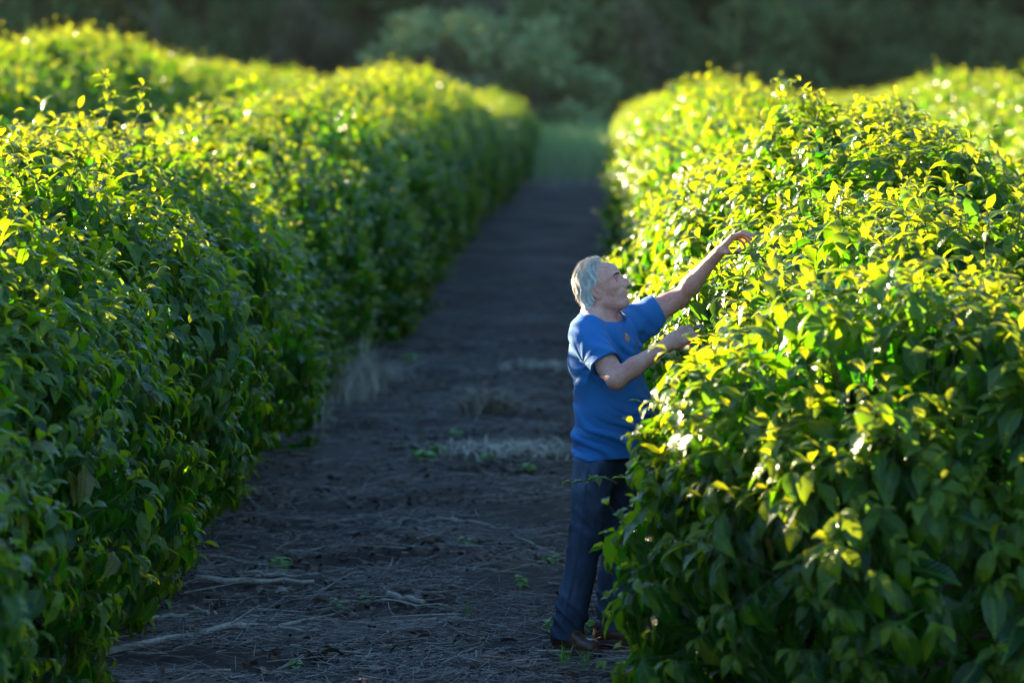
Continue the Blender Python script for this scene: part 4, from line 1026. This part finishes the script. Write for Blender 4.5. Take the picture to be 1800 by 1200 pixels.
x, y, rng = scatter(75000, 21, 15.2, 48, .42); n = len(x); th = rng.uniform(0, math.pi, n); L = rng.uniform(.03, .20, n) * np.where(rng.random(n) < .04, 2.0, 1)
z0 = gnoise(x, y) - .010 + rng.random(n) * .025; dv = np.stack([np.cos(th), np.sin(th), rng.normal(0, .16, n)], 1) * L[:, None] / 2; c = np.stack([x, y, z0], 1)
rr = rng.uniform(.0008, .0026, n); me = prisms('straw_litter', c - dv, c + dv, rr, rr * .7, M_litter, 3); a = me.attributes.new('age', 'FLOAT', 'POINT'); a.data.foreach_set('value', np.repeat(rng.random(n) ** 3.5, 6).astype(np.float32))
tag(link('straw_litter', me), 'straw and broken twigs littering the bare soil of the alley', 'litter', kind='stuff')
x, y, rng = scatter(11000, 22, 15.2, 36, .40); n = len(x); f = nrm(np.stack([rng.normal(0, 1, n), rng.normal(0, 1, n), rng.normal(0, .2, n)], 1)); u = nrm(rng.normal(0, .35, (n, 3)) + np.array([0, 0, 1.])); u = nrm(u - f * (u * f).sum(1, keepdims=True))
tag(link('dead_leaves', build_leaves('dead_leaves', LO, np.stack([x, y, gnoise(x, y) - .004 + rng.random(n) * .01], 1), f, u, rng.uniform(.03, .10, n), rng.random(n) ** 3, M_deadleaf, rng)), 'curled brown dead leaves lying on the soil of the alley', 'dead leaves', kind='stuff')
x, y, rng = scatter(900, 23, 15.4, 34, .40); n = len(x); tb = []
for i in range(n):
    th = rng.uniform(0, math.pi); L_ = rng.uniform(.10, .42); t = np.linspace(-.5, .5, 5)[:, None]; bend = rng.normal(0, .06)
    pts = np.array([x[i], y[i], 0]) + t * L_ * np.array([math.cos(th), math.sin(th), 0]) + (t ** 2) * bend * np.array([-math.sin(th), math.cos(th), 0]); pts[:, 2] = gnoise(pts[:, 0], pts[:, 1]).max() - .006 + rng.random() * .01 + t[:, 0] * rng.normal(0, .03)
    tb.append((pts, np.linspace(.0042, .0018, 5) * rng.uniform(.5, 1.3)))
tag(link('dead_twigs', join_tubes('dead_twigs', tb, M_stick, 4)), 'thin grey dead twigs strewn over the soil of the alley', 'twigs', kind='stuff')
def stick(pts, r0, r1, label, twigs=0, lift=.026):
    P_ = np.array([GP(px, py, lift) for px, py in pts]); m = 9; t = np.linspace(0, len(P_) - 1, m); Q_ = np.stack([np.interp(t, np.arange(len(P_)), P_[:, i]) for i in range(3)], 1)
    rng = np.random.default_rng(int(pts[0][0])); Q_[1:-1] += rng.normal(0, .006, (m - 2, 3)); c0 = Q_.mean(0) * np.array([1, 1, 0]); rad = 1.25 * np.linspace(r0, r1, m) * rng.uniform(.85, 1.15, m)
    root = link('fallen_stick', tube_mesh('fallen_stick', Q_ - c0, rad, M_stick, 7), None, c0); tag(root, label, 'stick')
    for i in range(twigs):
        k = int(rng.integers(2, m - 1)); a = Q_[k] - c0; d = nrm(Q_[k] - Q_[k - 1]) * .12 + np.array([rng.normal(0, .04), rng.normal(0, .10), .03]); t = np.linspace(0, 1, 4)[:, None]
        link('twig', tube_mesh('twig', a + d * t * rng.uniform(.6, 1.6), np.linspace(r1 * .7, r1 * .3, 4), M_stick, 5), root)
stick([(345, 1030), (450, 1030), (552, 1028)], .013, .008, 'straight pale stick lying level at the foot of the left hedge', 1)
stick([(430, 1024), (500, 1020), (560, 1012)], .006, .004, 'thin stick resting just behind the straight pale one')
stick([(165, 1158), (300, 1142), (400, 1122), (480, 1104), (572, 1092)], .015, .007, 'long pale branch, the longest and lowest, slanting up from the left hedge', 3)
stick([(683, 1060), (746, 1072)], .013, .010, 'short thick broken stick in the middle of the foreground')
stick([(600, 1064), (700, 1070), (838, 1086)], .005, .003, 'long thin stick running past the short broken one', 1)
stick([(672, 931), (772, 930)], .006, .004, 'thin pale stick in mid alley, left one of two in line')
stick([(768, 929), (885, 948)], .007, .004, 'thin pale stick in mid alley, right one of two in line')
stick([(352, 868), (460, 868)], .010, .006, 'faint stick under the left hedge in its shade')
stick([(392, 842), (430, 880), (476, 918)], .005, .003, 'thin twig leaning out of the left hedge foot')
stick([(240, 1104), (330, 1096)], .009, .005, 'short stick half under the left hedge, behind the long branch', 1)
stick([(350, 992), (450, 1000), (500, 1000)], .005, .003, 'dark thin stick behind the level sticks')
stick([(330, 1075), (380, 1085)], .010, .006, 'stub of wood between the level stick and the long branch')
stick([(470, 1118), (560, 1128)], .007, .004, 'short stick in front of the end of the long branch')
stick([(560, 1045), (660, 1008)], .004, .002, 'thin stalk slanting away in the foreground soil')
stick([(780, 1184), (850, 1150)], .004, .002, 'thin stalk at the bottom edge of the picture')
stick([(905, 960), (990, 980)], .005, .003, 'thin stick in the alley pointing at the near jeans leg')
stick([(650, 536), (712, 533)], .018, .012, 'blurred pale stick at the hedge foot far up the alley')
st_ = sphere_mesh('stone', (0, 0, 0), (.032, .028, .020), M_stick, 6); o = link('stone', st_, None, GP(496, 1044, .008)); tag(o, 'small round grey stone beside the level stick', 'stone')
M_weed = leaf_material('weed_leaf', (.05, .17, .02), (.09, .26, .03), (.20, .40, .04), (.15, .42, .02), (.3, .6, .04), trans=.35, rough=.45, veins=False)
weed_leaf = mesh_np('weed_leaf', HI[0][0] * np.array([1, 1.3, 1]), HI[0][1], M_weed, True, np.full(len(HI[0][0]), .4), HI[0][2])
def weed(px, py, n, sz, label, seed, blade=False):
    rng = np.random.default_rng(seed); root = empty('weed', GP(px, py, 0)); tag(root, label, 'weed')
    if blade:
        link('blade', blades('blade', np.stack([rng.normal(0, .02, n), rng.normal(0, .02, n), np.zeros(n)], 1), sz * rng.uniform(.5, 1.1, n), rng.uniform(0, .6, n), np.full(n, .006), M_weed, rng, 4), root)['kind'] = 'stuff'; return
    for i in range(n):
        ph = i * 2.4 + rng.normal(0, .2); el = rng.uniform(.1, .7); f = nrm(np.array([math.cos(ph), math.sin(ph), el])); u = nrm(np.array([0, 0, 1.]) - f * f[2]); y_ = np.cross(u, f); s_ = sz * rng.uniform(.6, 1.1); b0 = np.array([0, 0, .01 + .05 * i / n])
        o = bpy.data.objects.new('leaf', weed_leaf); col.objects.link(o); o.parent = root
        o.matrix_basis = Matrix(((f[0] * s_, y_[0] * s_, u[0] * s_, b0[0]), (f[1] * s_, y_[1] * s_, u[1] * s_, b0[1]), (f[2] * s_, y_[2] * s_, u[2] * s_, b0[2]), (0, 0, 0, 1)))
for i, (px, py, n, sz, bl, lb) in enumerate([
    (745, 812, 12, .09, 0, 'leafy green weed, the largest in mid alley'), (770, 800, 8, .07, 0, 'green weed touching the largest one on its right'), (855, 815, 7, .06, 0, 'small weed in front of the straw heap, left one'),
    (928, 828, 7, .06, 0, 'small weed in front of the straw heap, right one'), (800, 775, 6, .06, 0, 'blurred weed left of the arching dry tuft'), (490, 998, 8, .07, 0, 'low round-leaved weed near the left sticks'),
    (822, 972, 4, .05, 0, 'tiny weed in the bare soil of mid alley'), (916, 1032, 6, .045, 0, 'bright little weed left of the near shin'), (1028, 1108, 10, .06, 0, 'weed growing right beside the near shoe'),
    (990, 1172, 14, .10, 1, 'grass sprout in front of the near shoe'), (1030, 1176, 10, .08, 1, 'grass sprout in front of the shoe tip'), (824, 1096, 5, .07, 1, 'single upright grass sprout in the foreground'),
    (595, 1072, 4, .05, 0, 'bright weed between the sticks and the broken stick'), (880, 720, 8, .06, 0, 'blurred weed behind the arching tuft'), (970, 1000, 5, .05, 0, 'small weed left of the near knee'),
    (640, 1066, 4, .035, 0, 'very small weed beside the long thin stick'), (520, 1180, 5, .05, 0, 'dark small weed at the bottom edge'), (965, 1108, 6, .04, 0, 'small weed just left of the near heel'), (720, 640, 9, .08, 0, 'blurred green weed beside the left hedge far up'), (1010, 560, 9, .07, 0, 'blurred weed in the alley behind the man')]):
    weed(px, py, int(n * 1.4), sz * 1.35, lb, 500 + i, bool(bl))
